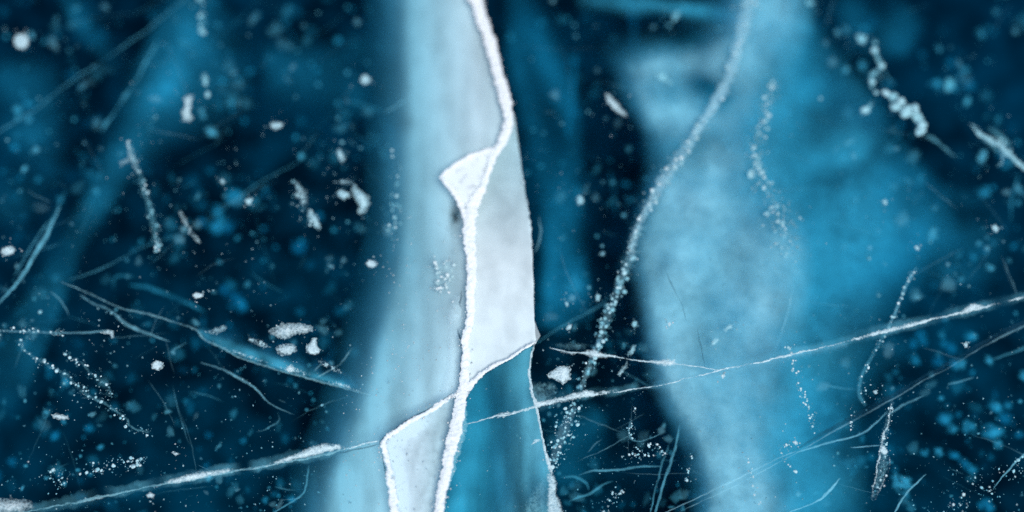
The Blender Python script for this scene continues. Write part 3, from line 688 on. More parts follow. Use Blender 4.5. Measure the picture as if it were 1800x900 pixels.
# ------------------------------------------------------------------ hairlines, feathers and streaks: (points, z, density, label, name)
HAIR = [
    ([(334, -8, 4), (270, 43, 3), (190, 100, 3), (120, 147, 3), (65, 190, 3), (-10, 236, 3)], -0.05, 0.40, 'thin straight greenish line across the upper left corner', 'hairline_crack'),
    ([(276, 72, 3), (258, 108, 5), (245, 130, 4), (230, 155, 3), (219, 170, 9), (210, 184, 3), (196, 205, 3), (187, 218, 8), (178, 232, 2)], -0.06, 0.55, 'short dashed streak along the teal sheen at upper left', 'hairline_crack'),
    ([(225, 446, 2), (262, 430, 3), (330, 405, 2), (390, 370, 2), (450, 325, 3), (528, 283, 2)], -0.06, 0.24, 'faint thin line rising through dark ice left of the pale band', 'hairline_crack'),
    ([(610, 178, 4), (640, 186, 8), (672, 197, 5)], -0.10, 0.40, 'soft smear meeting the pale band from the left', 'hairline_crack'),
    ([(676, 198, 3), (700, 184, 4), (730, 166, 4), (764, 148, 3)], -0.02, 0.40, 'fine oblique line drawn across the pale left band', 'hairline_crack'),
    ([(106, 362, 2), (92, 392, 4), (75, 425, 9), (58, 452, 7), (38, 487, 7), (18, 512, 4), (-8, 538, 3)], -0.03, 0.75, 'bright feathery streak at the left edge', 'frost_streak'),
    ([(96, 380, 2), (70, 410, 4), (45, 450, 4), (25, 485, 3)], -0.05, 0.40, 'faint streak above the bright feathery one at left', 'frost_streak'),
    ([(118, 330, 2), (104, 360, 5), (88, 400, 5), (80, 430, 2)], -0.08, 0.30, 'dim blue streak above the feathery ones at left', 'frost_streak'),
    ([(0, 581, 3), (65, 584, 3), (125, 585, 3), (180, 582, 3), (200, 583, 2)], -0.01, 0.42, 'thin level line near the left edge', 'hairline_crack'),
    ([(140, 518, 2), (165, 533, 4), (200, 550, 5), (222, 570, 7), (245, 580, 7), (272, 590, 5), (298, 601, 2)], -0.012, 0.45, 'curved blue feather below the slanting left crack', 'frost_feather'),
    ([(352, 637, 1.5), (380, 645, 4), (415, 662, 5), (450, 684, 5), (470, 705, 3), (495, 720, 3), (518, 729, 1.5)], -0.012, 0.42, 'thin curved blue feather in dark ice above the lower left crack', 'frost_feather'),
    ([(88, 512, 2), (104, 525, 3), (116, 542, 3), (122, 555, 1)], -0.02, 0.42, 'tiny bent line under the left end of the slanting crack', 'hairline_crack'),
    ([(225, 500, 2), (260, 505, 8), (300, 520, 9), (345, 540, 6), (362, 548, 2)], -0.12, 0.42, 'broad dim blue streak above the slanting left crack', 'frost_streak'),
    ([(240, 486, 2), (205, 487, 6), (200, 510, 4)], -0.10, 0.3, 'dim hooked blue streak near the left', 'frost_streak'),
    ([(120, 492, 2), (170, 476, 3), (230, 446, 2)], -0.05, 0.3, 'short faint line rising from the left end of the slanting crack', 'hairline_crack'),
    ([(940, 605, 2), (970, 585, 3), (1010, 562, 4), (1050, 540, 4), (1072, 520, 3)], -0.06, 0.32, 'dim rising line from the wedge by the white plate', 'hairline_crack'),
    ([(947, 380, 3), (950, 405, 4), (946, 430, 4), (940, 444, 2)], -0.01, 0.36, 'small curved hair beside the right edge of the white plate', 'hairline_crack'),
    ([(1070, 300, 4), (1078, 330, 7), (1080, 360, 5), (1083, 380, 2)], -0.16, 0.34, 'dim upright wisp in the dark gap', 'frost_streak'),
    ([(1010, 100, 5), (1007, 150, 8), (1004, 190, 8), (998, 230, 7), (1000, 245, 3)], -0.20, 0.55, 'blurred upright blue streak in dark ice right of the central crack', 'frost_streak'),
    ([(1110, 0, 8), (1114, 40, 10), (1116, 85, 6)], -0.22, 0.45, 'blurred upright teal streak below the top edge', 'frost_streak'),
    ([(1170, 475, 2), (1182, 505, 3), (1198, 535, 3), (1206, 565, 2)], -0.004, -1, 'fine dark hairline inside the pale right band', 'dark_hairline'),
    ([(1226, 578, 2), (1232, 610, 3), (1240, 648, 2)], -0.004, -1, 'short dark hairline above the long crack in the pale right band', 'dark_hairline'),
    ([(1396, -8, 12), (1390, 18, 9), (1384, 46, 5)], -0.10, 0.55, 'blurred pale streak at the top edge beside the bubble chain', 'frost_streak'),
    ([(1440, 290, 4), (1470, 272, 8), (1505, 258, 5)], -0.18, 0.42, 'dim wavy streak inside the teal mass', 'frost_streak'),
    ([(1793, 305, 3), (1782, 335, 5), (1778, 360, 6), (1776, 392, 3)], -0.10, 0.45, 'dim curved hair below the white splinter at the right edge', 'hairline_crack'),
    ([(1610, 470, 2), (1595, 500, 3), (1578, 540, 4), (1561, 578, 4)], -0.02, 0.62, 'thin beaded line rising above the long right crack', 'hairline_crack'),
    ([(1560, 580, 3), (1545, 605, 4), (1530, 632, 5), (1515, 660, 5), (1508, 690, 7), (1522, 713, 6)], -0.05, 0.42, 'dim beaded curve hanging below the long right crack', 'hairline_crack'),
    ([(1624, 695, 2), (1600, 706, 5), (1578, 718, 5), (1560, 730, 2)], -0.02, 0.40, 'small pale feather beside the dark crack', 'frost_feather'),
    ([(1560, 722, 2), (1540, 743, 4), (1515, 762, 4), (1475, 774, 4), (1440, 783, 4), (1400, 796, 3)], -0.02, 0.52, 'long pale feather hugging the underside of the dark crack', 'frost_feather'),
    ([(1712, 663, 2), (1690, 670, 4), (1666, 676, 3)], -0.03, 0.45, 'short pale feather in dark ice at the right', 'frost_feather'),
    ([(1812, 606, 6), (1780, 620, 5), (1745, 632, 3)], -0.06, 0.34, 'faint pale smear under the dark crack at the right edge', 'frost_streak'),
    ([(1495, 787, 2), (1520, 785, 3), (1548, 782, 3)], -0.01, 0.5, 'short level hair left of the bubbly splinter', 'hairline_crack'),
    ([(1450, 676, 2), (1475, 681, 3), (1505, 685, 2)], -0.05, 0.40, 'short pale hair in the teal ice right of the bead trail', 'hairline_crack'),
    ([(1806, 793, 4), (1785, 813, 4), (1762, 838, 3), (1745, 860, 2)], -0.02, 0.6, 'white-tipped line at the lower right edge', 'hairline_crack'),
    ([(1628, 833, 2), (1605, 855, 4), (1585, 880, 4), (1568, 908, 3)], -0.02, 0.48, 'short pale line by the bottom edge right of the splinter', 'hairline_crack'),
    ([(1476, 840, 3), (1455, 866, 6), (1438, 880, 4), (1385, 902, 2)], -0.02, 0.55, 'pale line beside the soft spot at the bottom edge', 'hairline_crack'),
    ([(1017, 835, 2), (1040, 828, 4), (1080, 826, 5), (1120, 821, 5), (1165, 819, 2)], -0.04, 0.40, 'wavy blue line in the dark ice at the bottom centre', 'hairline_crack'),
    ([(1000, 880, 3), (1035, 868, 6), (1060, 852, 5), (1078, 846, 2)], -0.06, 0.34, 'dim wavy smear below the blue line at bottom centre', 'frost_streak'),
    ([(985, 840, 2), (1010, 838, 6), (1030, 850, 6), (1034, 862, 2)], -0.08, 0.30, 'dim curled smear beside the frosted flake at bottom centre', 'frost_streak'),
    ([(1108, 735, 1.5), (1106, 755, 2.5), (1110, 772, 2.5), (1130, 775, 2), (1160, 762, 1.5)], -0.02, 0.42, 'fine looped hair in the dark ice left of the pale right band', 'hairline_crack'),
    ([(1195, 745, 2), (1186, 790, 5), (1170, 840, 6), (1150, 905, 5)], -0.04, 0.44, 'bubbly line along the left edge of the pale right band', 'hairline_crack'),
    ([(1176, 780, 2), (1160, 830, 4), (1142, 905, 3)], -0.05, 0.40, 'second bubbly line just left of the band edge at the bottom', 'hairline_crack'),
    ([(450, 760, 1.5), (470, 753, 3), (490, 740, 3), (488, 725, 1.5)], -0.03, 0.34, 'small hooked hair above the lower left crack', 'hairline_crack'),
    ([(543, 818, 2), (540, 840, 4), (532, 868, 4), (500, 890, 3), (470, 905, 2)], -0.05, 0.36, 'curved line below the lower left crack by the pale band', 'hairline_crack'),
    ([(500, 515, 2), (470, 500, 3), (440, 478, 2)], -0.08, 0.22, 'faint short line in the dark ice at left centre', 'hairline_crack'),
    ([(297, 622, 2), (310, 612, 3), (328, 602, 2)], -0.03, 0.34, 'tiny faint hair right of the blue feather', 'hairline_crack'),
    ([(870, 682, 2), (840, 690, 2)], -0.03, 0.0, '', ''),
]
for pts, z, dn, lab, nm in HAIR:
    if not nm:
        continue
    if dn < 0:
        o = ribbon(nm, pts, M_GAP, None, z, 0.0006, 2.5, 0.5, 1.5, 0.6, 0.6, 3, fade=0.6)
    else:
        o = ribbon(nm, pts, M_LINE, None, z * 1.1 - 0.01, 0.001, 2.5, 0.35, 1.5, min(1, dn * 1.2), 1.0, 7, fade=0.45)
    tag(o, lab, {'hairline_crack': 'crack', 'dark_hairline': 'crack', 'frost_streak': 'frost streak', 'frost_feather': 'frost feather'}[nm])

# ------------------------------------------------------------------ bubbles
def bubble_mesh(seed, flat=0.45, sub=3, rough=0.35):
    b = bmesh.new()
    bmesh.ops.create_icosphere(b, subdivisions=sub, radius=1)
    for v in b.verts:
        p = v.co.normalized()
        k = 1 + rough * noise.noise(p * 1.3 + Vector((seed * 5.1, 0, seed))) + rough * 0.6 * noise.noise(p * 3.1 + Vector((0, seed * 3.7, 2)))
        v.co = Vector((p.x * k, p.y * k, p.z * k * flat))
    me = bpy.data.meshes.new('air_bubble')
    b.to_mesh(me); b.free()
    me.polygons.foreach_set('use_smooth', [True] * len(me.polygons))
    me.materials.append(M_BUB)
    return me


def deep_mesh(seed):
    # a cloud-edged air pocket: dense in the middle, thinning out raggedly; a shallow closed lens
    V, A, F = [], [], []
    nr, na = 6, 18
    for side in (1, -1):
        b = len(V)
        V.append(Vector((0, 0, 0.35 * side))); A.append(0.85)
        for i in range(1, nr + 1):
            q = i / nr
            for j in range(na):
                a = 2 * math.pi * j / na
                k = 1 + 0.45 * noise.noise(Vector((math.cos(a) * 1.4, math.sin(a) * 1.4, seed * 3.3))) + 0.25 * noise.noise(Vector((math.cos(a) * 3, math.sin(a) * 3, seed * 2.3)))
                x, y = math.cos(a) * q * k, math.sin(a) * q * k
                V.append(Vector((x, y, side * 0.35 * (1 - q * q))))
                A.append(max(0, (1 - q ** 1.6) * (0.44 + 0.9 * noise.noise(Vector((x * 1.6, y * 1.6, seed * 1.7 + 5))))))
        for j in range(na):
            F.append((b, b + 1 + j, b + 1 + (j + 1) % na) if side > 0 else (b, b + 1 + (j + 1) % na, b + 1 + j))
        for i in range(nr - 1):
            for j in range(na):
                q0, q1 = b + 1 + i * na + j, b + 1 + i * na + (j + 1) % na
                F.append((q0, q0 + na, q1 + na, q1) if side > 0 else (q0, q1, q1 + na, q0 + na))
    me = bpy.data.meshes.new('air_bubble')
    me.from_pydata([tuple(v) for v in V], [], F)
    me.attributes.new('frost', 'FLOAT', 'POINT').data.foreach_set('value', A)
    me.polygons.foreach_set('use_smooth', [True] * len(me.polygons))
    me.materials.append(M_DEEP)
    return me


BM_DEEP = [deep_mesh(i + 1) for i in range(10)]
BM = [bubble_mesh(i + 1, 0.45, 2, 0.30 + 0.05 * (i % 4)) for i in range(8)]
BM_BIG = [bubble_mesh(i + 21, 0.35, 4, 0.55) for i in range(6)]


def bubble(px, py, rx, ry, rot, z, label=None, group=None, name='air_bubble', parent=None, big=False, deep=False):
    me = random.choice(BM_DEEP if deep else BM_BIG if big else BM)
    o = bpy.data.objects.new(name, me)
    COL.objects.link(o)
    p = P(px, py, z)
    s = (CL - p).length / DIST * FOV_W / W_PX
    o.scale = (rx * s, ry * s, (rx + ry) / 2 * s)
    o.rotation_euler = (random.uniform(-.2, .2), random.uniform(-.2, .2), -math.radians(rot) + (math.pi if random.random() < .5 else 0))
    o.location = p - origin_of(parent)
    o.parent = parent
    if label:
        tag(o, label, 'bubble', group)
    return o


FLAKES = [  # frosted blobs and flakes with a traced outline: outline, z, density, label, name
    ([(24, 68), (30, 60), (42, 59), (52, 66), (50, 80), (42, 87), (30, 85), (24, 78)], -0.008, 0.92, 'round bright white bubble in the upper left corner', 'frost_bubble'),
    ([(322, 172), (330, 166), (340, 168), (338, 182), (336, 196), (340, 208), (333, 215), (322, 212), (318, 200), (322, 188)], -0.010, 0.88, 'upright lumpy white bubble in the teal sheen at upper left', 'frost_bubble'),
    ([(2, 438), (10, 432), (22, 433), (28, 439), (22, 447), (8, 450), (2, 445)], -0.006, 0.85, 'small white bubble at the left edge above the feathery streak', 'frost_bubble'),
    ([(592, 262), (598, 260), (604, 270), (606, 282), (600, 286), (594, 278)], -0.02, 0.80, 'slim upright white bubble left of the pale band', 'frost_bubble'),
    ([(635, 134), (644, 130), (653, 137), (650, 146), (640, 150), (633, 143)], -0.02, 0.80, 'bright round bubble left of the pale band near the top', 'frost_bubble'),
    ([(475, 218), (486, 213), (498, 216), (497, 224), (484, 228), (476, 225)], -0.015, 0.82, 'small oval white bubble in dark ice at upper left centre', 'frost_bubble'),
    ([(621, 322), (630, 330), (640, 338), (651, 348), (650, 362), (638, 376), (628, 376), (630, 362), (622, 348), (618, 334)], -0.02, 0.85, 'biggest white comma-shaped bubble left of the pale band', 'frost_bubble'),
    ([(590, 336), (600, 332), (614, 337), (616, 346), (606, 351), (594, 346)], -0.02, 0.80, 'white bubble touching the comma-shaped one on its left', 'frost_bubble'),
    ([(586, 322), (600, 317), (618, 318), (617, 323), (600, 324)], -0.02, 0.62, 'thin white bar above the comma-shaped bubble', 'frost_bubble'),
    ([(540, 366), (548, 368), (558, 380), (565, 398), (562, 406), (550, 396), (541, 382)], -0.02, 0.78, 'slanted white bubble at the foot of the beaded streak', 'frost_bubble'),
    ([(515, 320), (524, 318), (540, 340), (542, 362), (530, 352), (520, 336)], -0.02, 0.48, 'beaded pale streak above the slanted white bubble', 'frost_bubble'),
    ([(314, 370), (320, 370), (330, 388), (338, 404), (350, 420), (354, 430), (344, 424), (330, 408), (320, 390)], -0.012, 0.70, 'slim white splinter in the dark ice at left', 'frost_splinter'),
    ([(222, 250), (232, 254), (236, 272), (242, 290), (246, 305), (238, 300), (230, 284), (214, 292), (210, 284), (224, 276)], -0.015, 0.62, 'branched white frost knot at the top of the left beaded line', 'frost_knot'),
    ([(470, 582), (490, 570), (510, 567), (535, 569), (552, 575), (548, 584), (520, 590), (500, 597), (480, 590)], -0.006, 0.85, 'long white lens-shaped bubble above the frosted fan', 'frost_bubble'),
    ([(486, 610), (500, 604), (518, 604), (524, 614), (512, 625), (494, 624), (485, 618)], -0.008, 0.66, 'greyer round bubble under the long lens-shaped one', 'frost_bubble'),
    ([(540, 608), (550, 594), (558, 594), (558, 606), (565, 614), (560, 623), (546, 624), (538, 618)], -0.006, 0.88, 'ragged white bubble right of the greyer round one', 'frost_bubble'),
    ([(501, 648), (510, 641), (518, 646), (515, 655), (505, 655)], -0.006, 0.72, 'small white speck bubble on the frosted fan', 'frost_bubble'),
    ([(265, 640), (275, 633), (287, 636), (286, 646), (277, 651), (268, 648)], -0.004, 0.95, 'small bright five-sided white bubble alone in dark ice', 'frost_bubble'),
    ([(338, 518), (345, 513), (357, 516), (356, 523), (345, 526)], -0.004, 0.95, 'small bright oval bubble above the slanting left crack', 'frost_bubble'),
    ([(88, 729), (98, 726), (120, 730), (123, 736), (108, 739), (94, 736)], -0.004, 0.85, 'flat ragged white bubble at lower left', 'frost_bubble'),
    ([(-20, 880), (0, 875), (30, 876), (55, 882), (62, 892), (40, 902), (0, 906), (-20, 904)], -0.006, 0.62, 'large grey-white lens at the bottom left corner', 'frost_bubble'),
    ([(258, 870), (265, 866), (273, 870), (270, 875), (260, 875)], -0.004, 0.85, 'small white bubble just under the lower left crack', 'frost_bubble'),
    ([(300, 796), (310, 795), (318, 798), (308, 801)], -0.004, 0.9, 'tiny white dash above the lower left crack', 'frost_bubble'),
    ([(175, 583), (190, 579), (200, 582), (202, 594), (196, 596), (192, 588), (178, 586)], -0.006, 0.75, 'white hook at the end of the level line at left', 'frost_bubble'),
    ([(370, 580), (388, 572), (400, 571), (396, 582), (380, 587), (358, 585)], -0.02, 0.58, 'yellowish frosted wisp at the start of the frosted fan', 'frost_bubble'),
    ([(642, 462), (648, 456), (660, 458), (664, 466), (655, 472), (648, 470)], -0.006, 0.80, 'small crumbly white bubble at the edge of the pale band', 'frost_bubble'),
    ([(430, 352), (437, 347), (444, 350), (442, 359), (434, 361)], -0.02, 0.8, 'small round white bubble left of the beaded streak', 'frost_bubble'),
    ([(386, 318), (391, 313), (397, 319), (392, 326)], -0.02, 0.8, 'tiny bright bubble in dark ice between teal sheen and pale band', 'frost_bubble'),
    ([(1062, 164), (1068, 163), (1082, 176), (1094, 192), (1104, 207), (1090, 202), (1076, 192), (1066, 178)], -0.008, 0.95, 'bright white feather-shaped flake right of the central crack', 'frost_flake'),
    ([(1150, 130), (1160, 126), (1172, 131), (1176, 140), (1186, 146), (1180, 152), (1168, 145), (1154, 140)], -0.05, 0.80, 'blurred white bubble in the pale right band near the top', 'frost_bubble'),
    ([(1184, 22), (1192, 15), (1197, 22), (1192, 34), (1184, 40), (1180, 34)], -0.06, 0.66, 'upright soft bubble below the top edge right of centre', 'frost_bubble'),
    ([(1013, 347), (1020, 342), (1027, 350), (1025, 359), (1016, 361)], -0.03, 0.85, 'bright small bubble in the dark gap', 'frost_bubble'),
    ([(1313, 303), (1320, 297), (1328, 304), (1325, 314), (1315, 314)], -0.03, 0.85, 'bright small round bubble inside the pale right band', 'frost_bubble'),
    ([(961, 658), (972, 649), (982, 642), (1000, 644), (1004, 656), (1000, 668), (990, 676), (976, 668), (962, 664)], -0.004, 0.98, 'crisp white pebble-shaped flake beside the strip edge', 'frost_flake'),
    ([(1547, 782), (1556, 784), (1562, 795), (1558, 800), (1551, 799), (1546, 792)], -0.006, 0.90, 'white knob on top of the bubbly splinter at lower right', 'frost_bubble'),
    ([(1502, 62), (1512, 58), (1524, 64), (1520, 80), (1510, 76)], -0.05, 0.78, 'soft white bubble above the curled chain at upper right', 'frost_bubble'),
    ([(1534, 72), (1540, 70), (1544, 78), (1536, 80)], -0.06, 0.7, 'small soft bubble right of the one above the curled chain', 'frost_bubble'),
    ([(1658, 150), (1664, 136), (1676, 138), (1680, 146), (1672, 162), (1662, 164)], -0.10, 0.72, 'soft oval bubble in dark ice at upper right', 'frost_bubble'),
    ([(1692, 178), (1700, 168), (1708, 172), (1705, 184), (1696, 188)], -0.13, 0.6, 'dimmer oval bubble below the soft oval one at upper right', 'frost_bubble'),
    ([(1715, 280), (1724, 262), (1736, 262), (1736, 280), (1724, 290)], -0.10, 0.65, 'soft oval bubble left of the white splinter at the right edge', 'frost_bubble'),
    ([(1743, 398), (1750, 394), (1757, 402), (1752, 409), (1745, 405)], -0.02, 0.92, 'bright small bubble near the right edge at middle height', 'frost_bubble'),
    ([(1549, 354), (1556, 350), (1562, 356), (1556, 362)], -0.03, 0.85, 'small white bubble inside the teal mass', 'frost_bubble'),
    ([(1606, 434), (1612, 430), (1618, 436), (1612, 441)], -0.02, 0.8, 'small bubble below the right corner of the teal mass', 'frost_bubble'),
    ([(1414, 4), (1420, -2), (1432, 0), (1430, 10), (1420, 11)], -0.06, 0.75, 'soft white bubble at the top edge beside the pale streak', 'frost_bubble'),
    ([(1692, 603), (1700, 601), (1703, 610), (1696, 612)], -0.01, 0.8, 'small bright bubble under the long right crack', 'frost_bubble'),
    ([(1534, 688), (1540, 685), (1544, 691), (1538, 694)], -0.01, 0.75, 'small white bubble left of the splinter above the dark crack', 'frost_bubble'),
    ([(1266, 660), (1272, 656), (1276, 662), (1270, 666)], -0.006, 0.85, 'small white bubble hanging under the long right crack', 'frost_bubble'),
    ([(1173, 569), (1177, 565), (1180, 571), (1176, 574)], -0.004, 0.9, 'tiny white bubble in the pale right band near the hairline', 'frost_bubble'),
    ([(1270, 578), (1282, 570), (1291, 568), (1286, 578), (1275, 584)], -0.03, 0.6, 'soft white dash in the pale right band', 'frost_bubble'),
    ([(1250, 602), (1258, 594), (1264, 596), (1258, 606), (1250, 608)], -0.03, 0.65, 'soft white dash lower left of the other in the pale right band', 'frost_bubble'),
    ([(1393, 778), (1398, 773), (1403, 779), (1398, 783)], -0.006, 0.85, 'small white bubble above the long feather at lower right', 'frost_bubble'),
    ([(1083, 655), (1092, 648), (1098, 640), (1104, 632), (1102, 645), (1096, 656), (1090, 664)], -0.02, 0.62, 'slanted pale dash under the short crack', 'frost_bubble'),
    ([(1104, 620), (1112, 607), (1118, 606), (1116, 618), (1108, 628)], -0.03, 0.62, 'pale oval above the short crack in the dark gap', 'frost_bubble'),
    ([(1110, 568), (1116, 562), (1122, 566), (1118, 576), (1112, 576)], -0.04, 0.6, 'soft pale bubble near the left edge of the pale right band', 'frost_bubble'),
    ([(994, 578), (1000, 570), (1006, 570), (1004, 578), (998, 583)], -0.015, 0.72, 'small white bubble on the dim line right of the white plate', 'frost_bubble'),
    ([(1046, 520), (1051, 515), (1056, 520), (1054, 529), (1047, 530)], -0.03, 0.7, 'small pale bubble left of the chain', 'frost_bubble'),
    ([(992, 532), (997, 529), (1001, 536), (996, 540)], -0.03, 0.7, 'tiny pale bubble in the teal streaks', 'frost_bubble'),
    ([(1748, 208), (1754, 200), (1760, 208), (1754, 216)], -0.16, 0.5, 'dim soft bubble above the white splinter at the right edge', 'frost_bubble'),
]
for ol, z, dn, lab, nm in FLAKES:
    ext = max(max(p[0] for p in ol) - min(p[0] for p in ol), max(p[1] for p in ol) - min(p[1] for p in ol))
    cx = sum(p[0] for p in ol) / len(ol); cy = sum(p[1] for p in ol) / len(ol)
    loop = ol + [ol[0]]
    o = sheet(nm, ol, M_GRAIN, lambda x, y: z, lambda x, y: dn * (0.30 + 0.70 * sstep(0, ext * 0.20, line_dist(x, y, loop))) + 0.12 * nz(x, y, 6, cx), None, max(2.0, ext / 11), min(2.6, ext * 0.06), max(1.5, ext / 24),
              None, ext * 0.00012, edge_fade=0)
    tag(o, lab, {'frost_splinter': 'splinter', 'frost_knot': 'frost knot', 'frost_flake': 'flake'}.get(nm, 'bubble'))

# frosted composite things --------------------------------------------------------------
t = thing('frost_fan', 950, 695, 0, 'white shell-like fan where the long right crack meets the strip edge', 'frost fan')
sheet('fan_face', [(931, 670), (942, 672), (960, 670), (976, 676), (981, 690), (970, 702), (945, 716), (938, 700)], M_FILM, lambda x, y: -0.008, lambda x, y: 0.30 + 0.5 * nz(x * 2, y, 9, 3) + gauss(x, y, (942, 704, 22, 14, 0, 0.7)), t, 3, 2)
sheet('fan_root', [(931, 672), (938, 690), (942, 706), (960, 704), (975, 700), (965, 709), (946, 718), (938, 712), (934, 690)], M_GRAIN, lambda x, y: -0.003, lambda x, y: 1.15, t, 3, 1, 3, 3.3, 0.003, 3.0)

t = thing('strip_edge_crack', 950, 760, 0, 'jagged pale crack along the right side of the mid-blue strip', 'ice crack')
ribbon('crack_line', [(938, 606, 3), (932, 640, 4), (931, 660, 5), (935, 690, 6), (942, 712, 6), (949, 745, 4), (955, 775, 4), (960, 800, 6), (966, 822, 7), (970, 835, 6)], M_GRAINF, t, -0.002, 0.002, 2, 0.5, 1.6, 0.9, 0.6, 5, 71)
sheet('frosted_flake', [(957, 832), (966, 829), (977, 836), (981, 852), (980, 870), (988, 885), (993, 908), (962, 908), (960, 880), (962, 855)], M_GRAINF, lambda x, y: -0.004, lambda x, y: 0.62 + 0.25 * nz(x * 2, y * .6, 14, 4), t, 4, 1.2, 4, 72.0, 0.003)
sheet('frost_film', [(925, 880), (945, 850), (958, 832), (962, 855), (960, 880), (962, 908), (920, 908)], M_FILM, lambda x, y: -0.012, lambda x, y: 0.45 + 0.35 * nz(x, y, 10, 4), t, 4, 1.5)
ribbon('side_flake', [(932, 784, 2), (942, 776, 6), (953, 772, 4)], M_GRAINF, t, -0.002, 0.001, 2, 0.4, 1, 0.8, 0.6, 5, 73)

t = thing('bubbly_splinter', 1550, 790, 0, 'thin upright splinter of frosted bubbles below the dark crack', 'splinter')
sheet('splinter_face', [(1566, 704), (1572, 706), (1566, 740), (1560, 765), (1556, 785), (1560, 800), (1565, 815), (1556, 840), (1545, 865), (1536, 882), (1530, 876), (1536, 850), (1541, 820), (1546, 796), (1546, 775), (1556, 740)],
      M_FILM, lambda x, y: -0.01, lambda x, y: 0.42 + 0.35 * nz(x, y, 9, 2), t, 4, 1)
ribbon('splinter_edge', [(1568, 702, 2), (1562, 740, 3), (1553, 765, 6), (1548, 792, 5), (1540, 830, 3), (1533, 878, 3)], M_GRAINF, t, -0.003, 0.001, 2, 0.6, 2.5, 0.66, 0.8, 5, 81, fade=0.7)
ribbon('splinter_edge', [(1560, 795, 3), (1566, 815, 3), (1556, 840, 3), (1536, 880, 4)], M_GRAINF, t, -0.003, 0.001, 2, 0.6, 2.5, 0.5, 0.8, 5, 82, fade=0.8)

t = thing('white_splinter', 1770, 265, 0, 'white splinter with frayed end pointing in from the right edge', 'splinter')
ribbon('shaft', [(1708, 222, 3), (1725, 238, 9), (1750, 250, 14), (1765, 262, 12), (1780, 278, 10), (1796, 291, 11), (1812, 303, 12)], M_GRAINF, t, -0.03, 0.003, 2, 0.5, 2.5, 0.72, 0.6, 7, 91)
ribbon('frayed_strand', [(1722, 242, 3), (1740, 252, 7), (1752, 264, 6), (1762, 272, 3)], M_FILM, t, -0.04, 0.001, 2, 0.4, 2, 0.8, 0.6, 5, 92)
ribbon('frayed_strand', [(1735, 225, 3), (1752, 234, 8), (1770, 248, 9), (1778, 262, 3)], M_FILM, t, -0.04, 0.001, 2, 0.4, 2, 0.7, 0.6, 5, 93)
for k, pts in enumerate(([(1700, 214, 2), (1716, 226, 5), (1730, 244, 5), (1738, 258, 2)], [(1744, 240, 3), (1762, 246, 8), (1776, 262, 6), (1784, 276, 2)], [(1756, 262, 3), (1764, 276, 8), (1758, 288, 7), (1750, 292, 2)])):
    ribbon('frayed_strand', pts, M_GRAINF, t, -0.035, 0.001, 2, 0.7, 3, 0.62, 0.7, 5, 98 + k, fade=0.5)

# curled chain at upper right: fused lobes
t = thing('curled_bubble_chain', 1590, 190, -0.03, 'curled chain of fused white bubbles at upper right', 'bubble chain')
for x, y, rx, ry, ro in ((1558, 163, 9, 7, 20), (1570, 170, 8, 9, 0), (1576, 186, 11, 7, -40), (1592, 196, 10, 12, 30), (1600, 190, 7, 9, 0), (1606, 200, 9, 8, 40), (1614, 208, 9, 9, 0), (1621, 219, 10, 9, 30), (1618, 230, 11, 8, -30), (1585, 178, 8, 7, 10),
                         (1609, 191, 7, 10, 0)):
    bubble(x, y, rx * random.uniform(.7, 1), ry * random.uniform(.7, 1), ro, -0.035 - 0.02 * random.random(), name='bubble', parent=t, big=True)
ribbon('tail', [(1624, 235, 5), (1640, 245, 8), (1655, 256, 5), (1668, 266, 5), (1680, 276, 3)], M_FILM, t, -0.035, 0.001, 2, 0.4, 1.5, 0.75, 0.6, 5, 94)
t = thing('bent_bubble_chain', 1535, 130, -0.03, 'bent chain of soft bubbles left of the curled chain', 'bubble chain')
ribbon('strand', [(1536, 86, 7), (1541, 96, 9), (1548, 112, 10), (1551, 118, 8), (1537, 128, 10), (1532, 140, 10), (1533, 152, 7), (1540, 162, 5)], M_GRAINF, t, -0.05, 0.002, 2, 0.4, 2, 0.62, 0.6, 7, 95)
ribbon('strand', [(1534, 178, 5), (1526, 190, 11), (1518, 196, 12), (1512, 204, 6)], M_GRAINF, t, -0.05, 0.002, 2, 0.4, 1.5, 0.70, 0.6, 7, 96)
ribbon('strand', [(1551, 118, 4), (1560, 134, 4), (1572, 150, 4)], M_FILM, t, -0.05, 0.001, 2, 0.4, 1.5, 0.6, 0.6, 5, 97)
for x, y, rr in ((1536, 88, 6), (1550, 116, 6), (1533, 144, 6), (1520, 193, 7), (1540, 163, 4)):
    bubble(x, y, rr, rr * .9, 0, -0.048, name='bubble', parent=t)


# bubble trails: a thing with its larger bubbles as parts, the crumbs joined
def octas(name, items, mat, parent=None, kind='stuff', label=None):
    V, F = [], []
    rnd = random.Random(len(items))
    for px, py, rr, z in items:
        p = P(px, py, z)
        s = (CL - p).length / DIST * FOV_W / W_PX * rr
        b = len(V)
        ang = rnd.random() * 3
        ax = Vector((math.cos(ang), math.sin(ang), 0)); ay = Vector((-ax.y, ax.x, 0))
        k = rnd.uniform(.7, 1.3)
        for q in range(6):
            a = q * math.pi / 3
            V.append(p + (ax * math.cos(a) * k + ay * math.sin(a) / k) * s * rnd.uniform(.75, 1.15))
        V.append(p + Vector((0, 0, s * .6))); V.append(p - Vector((0, 0, s * .6)))
        for q in range(6):
            F.append((b + q, b + (q + 1) % 6, b + 6)); F.append((b + (q + 1) % 6, b + q, b + 7))
    o = link_mesh(name, V, F, mat, parent)
    return tag(o, label, None, None, kind)


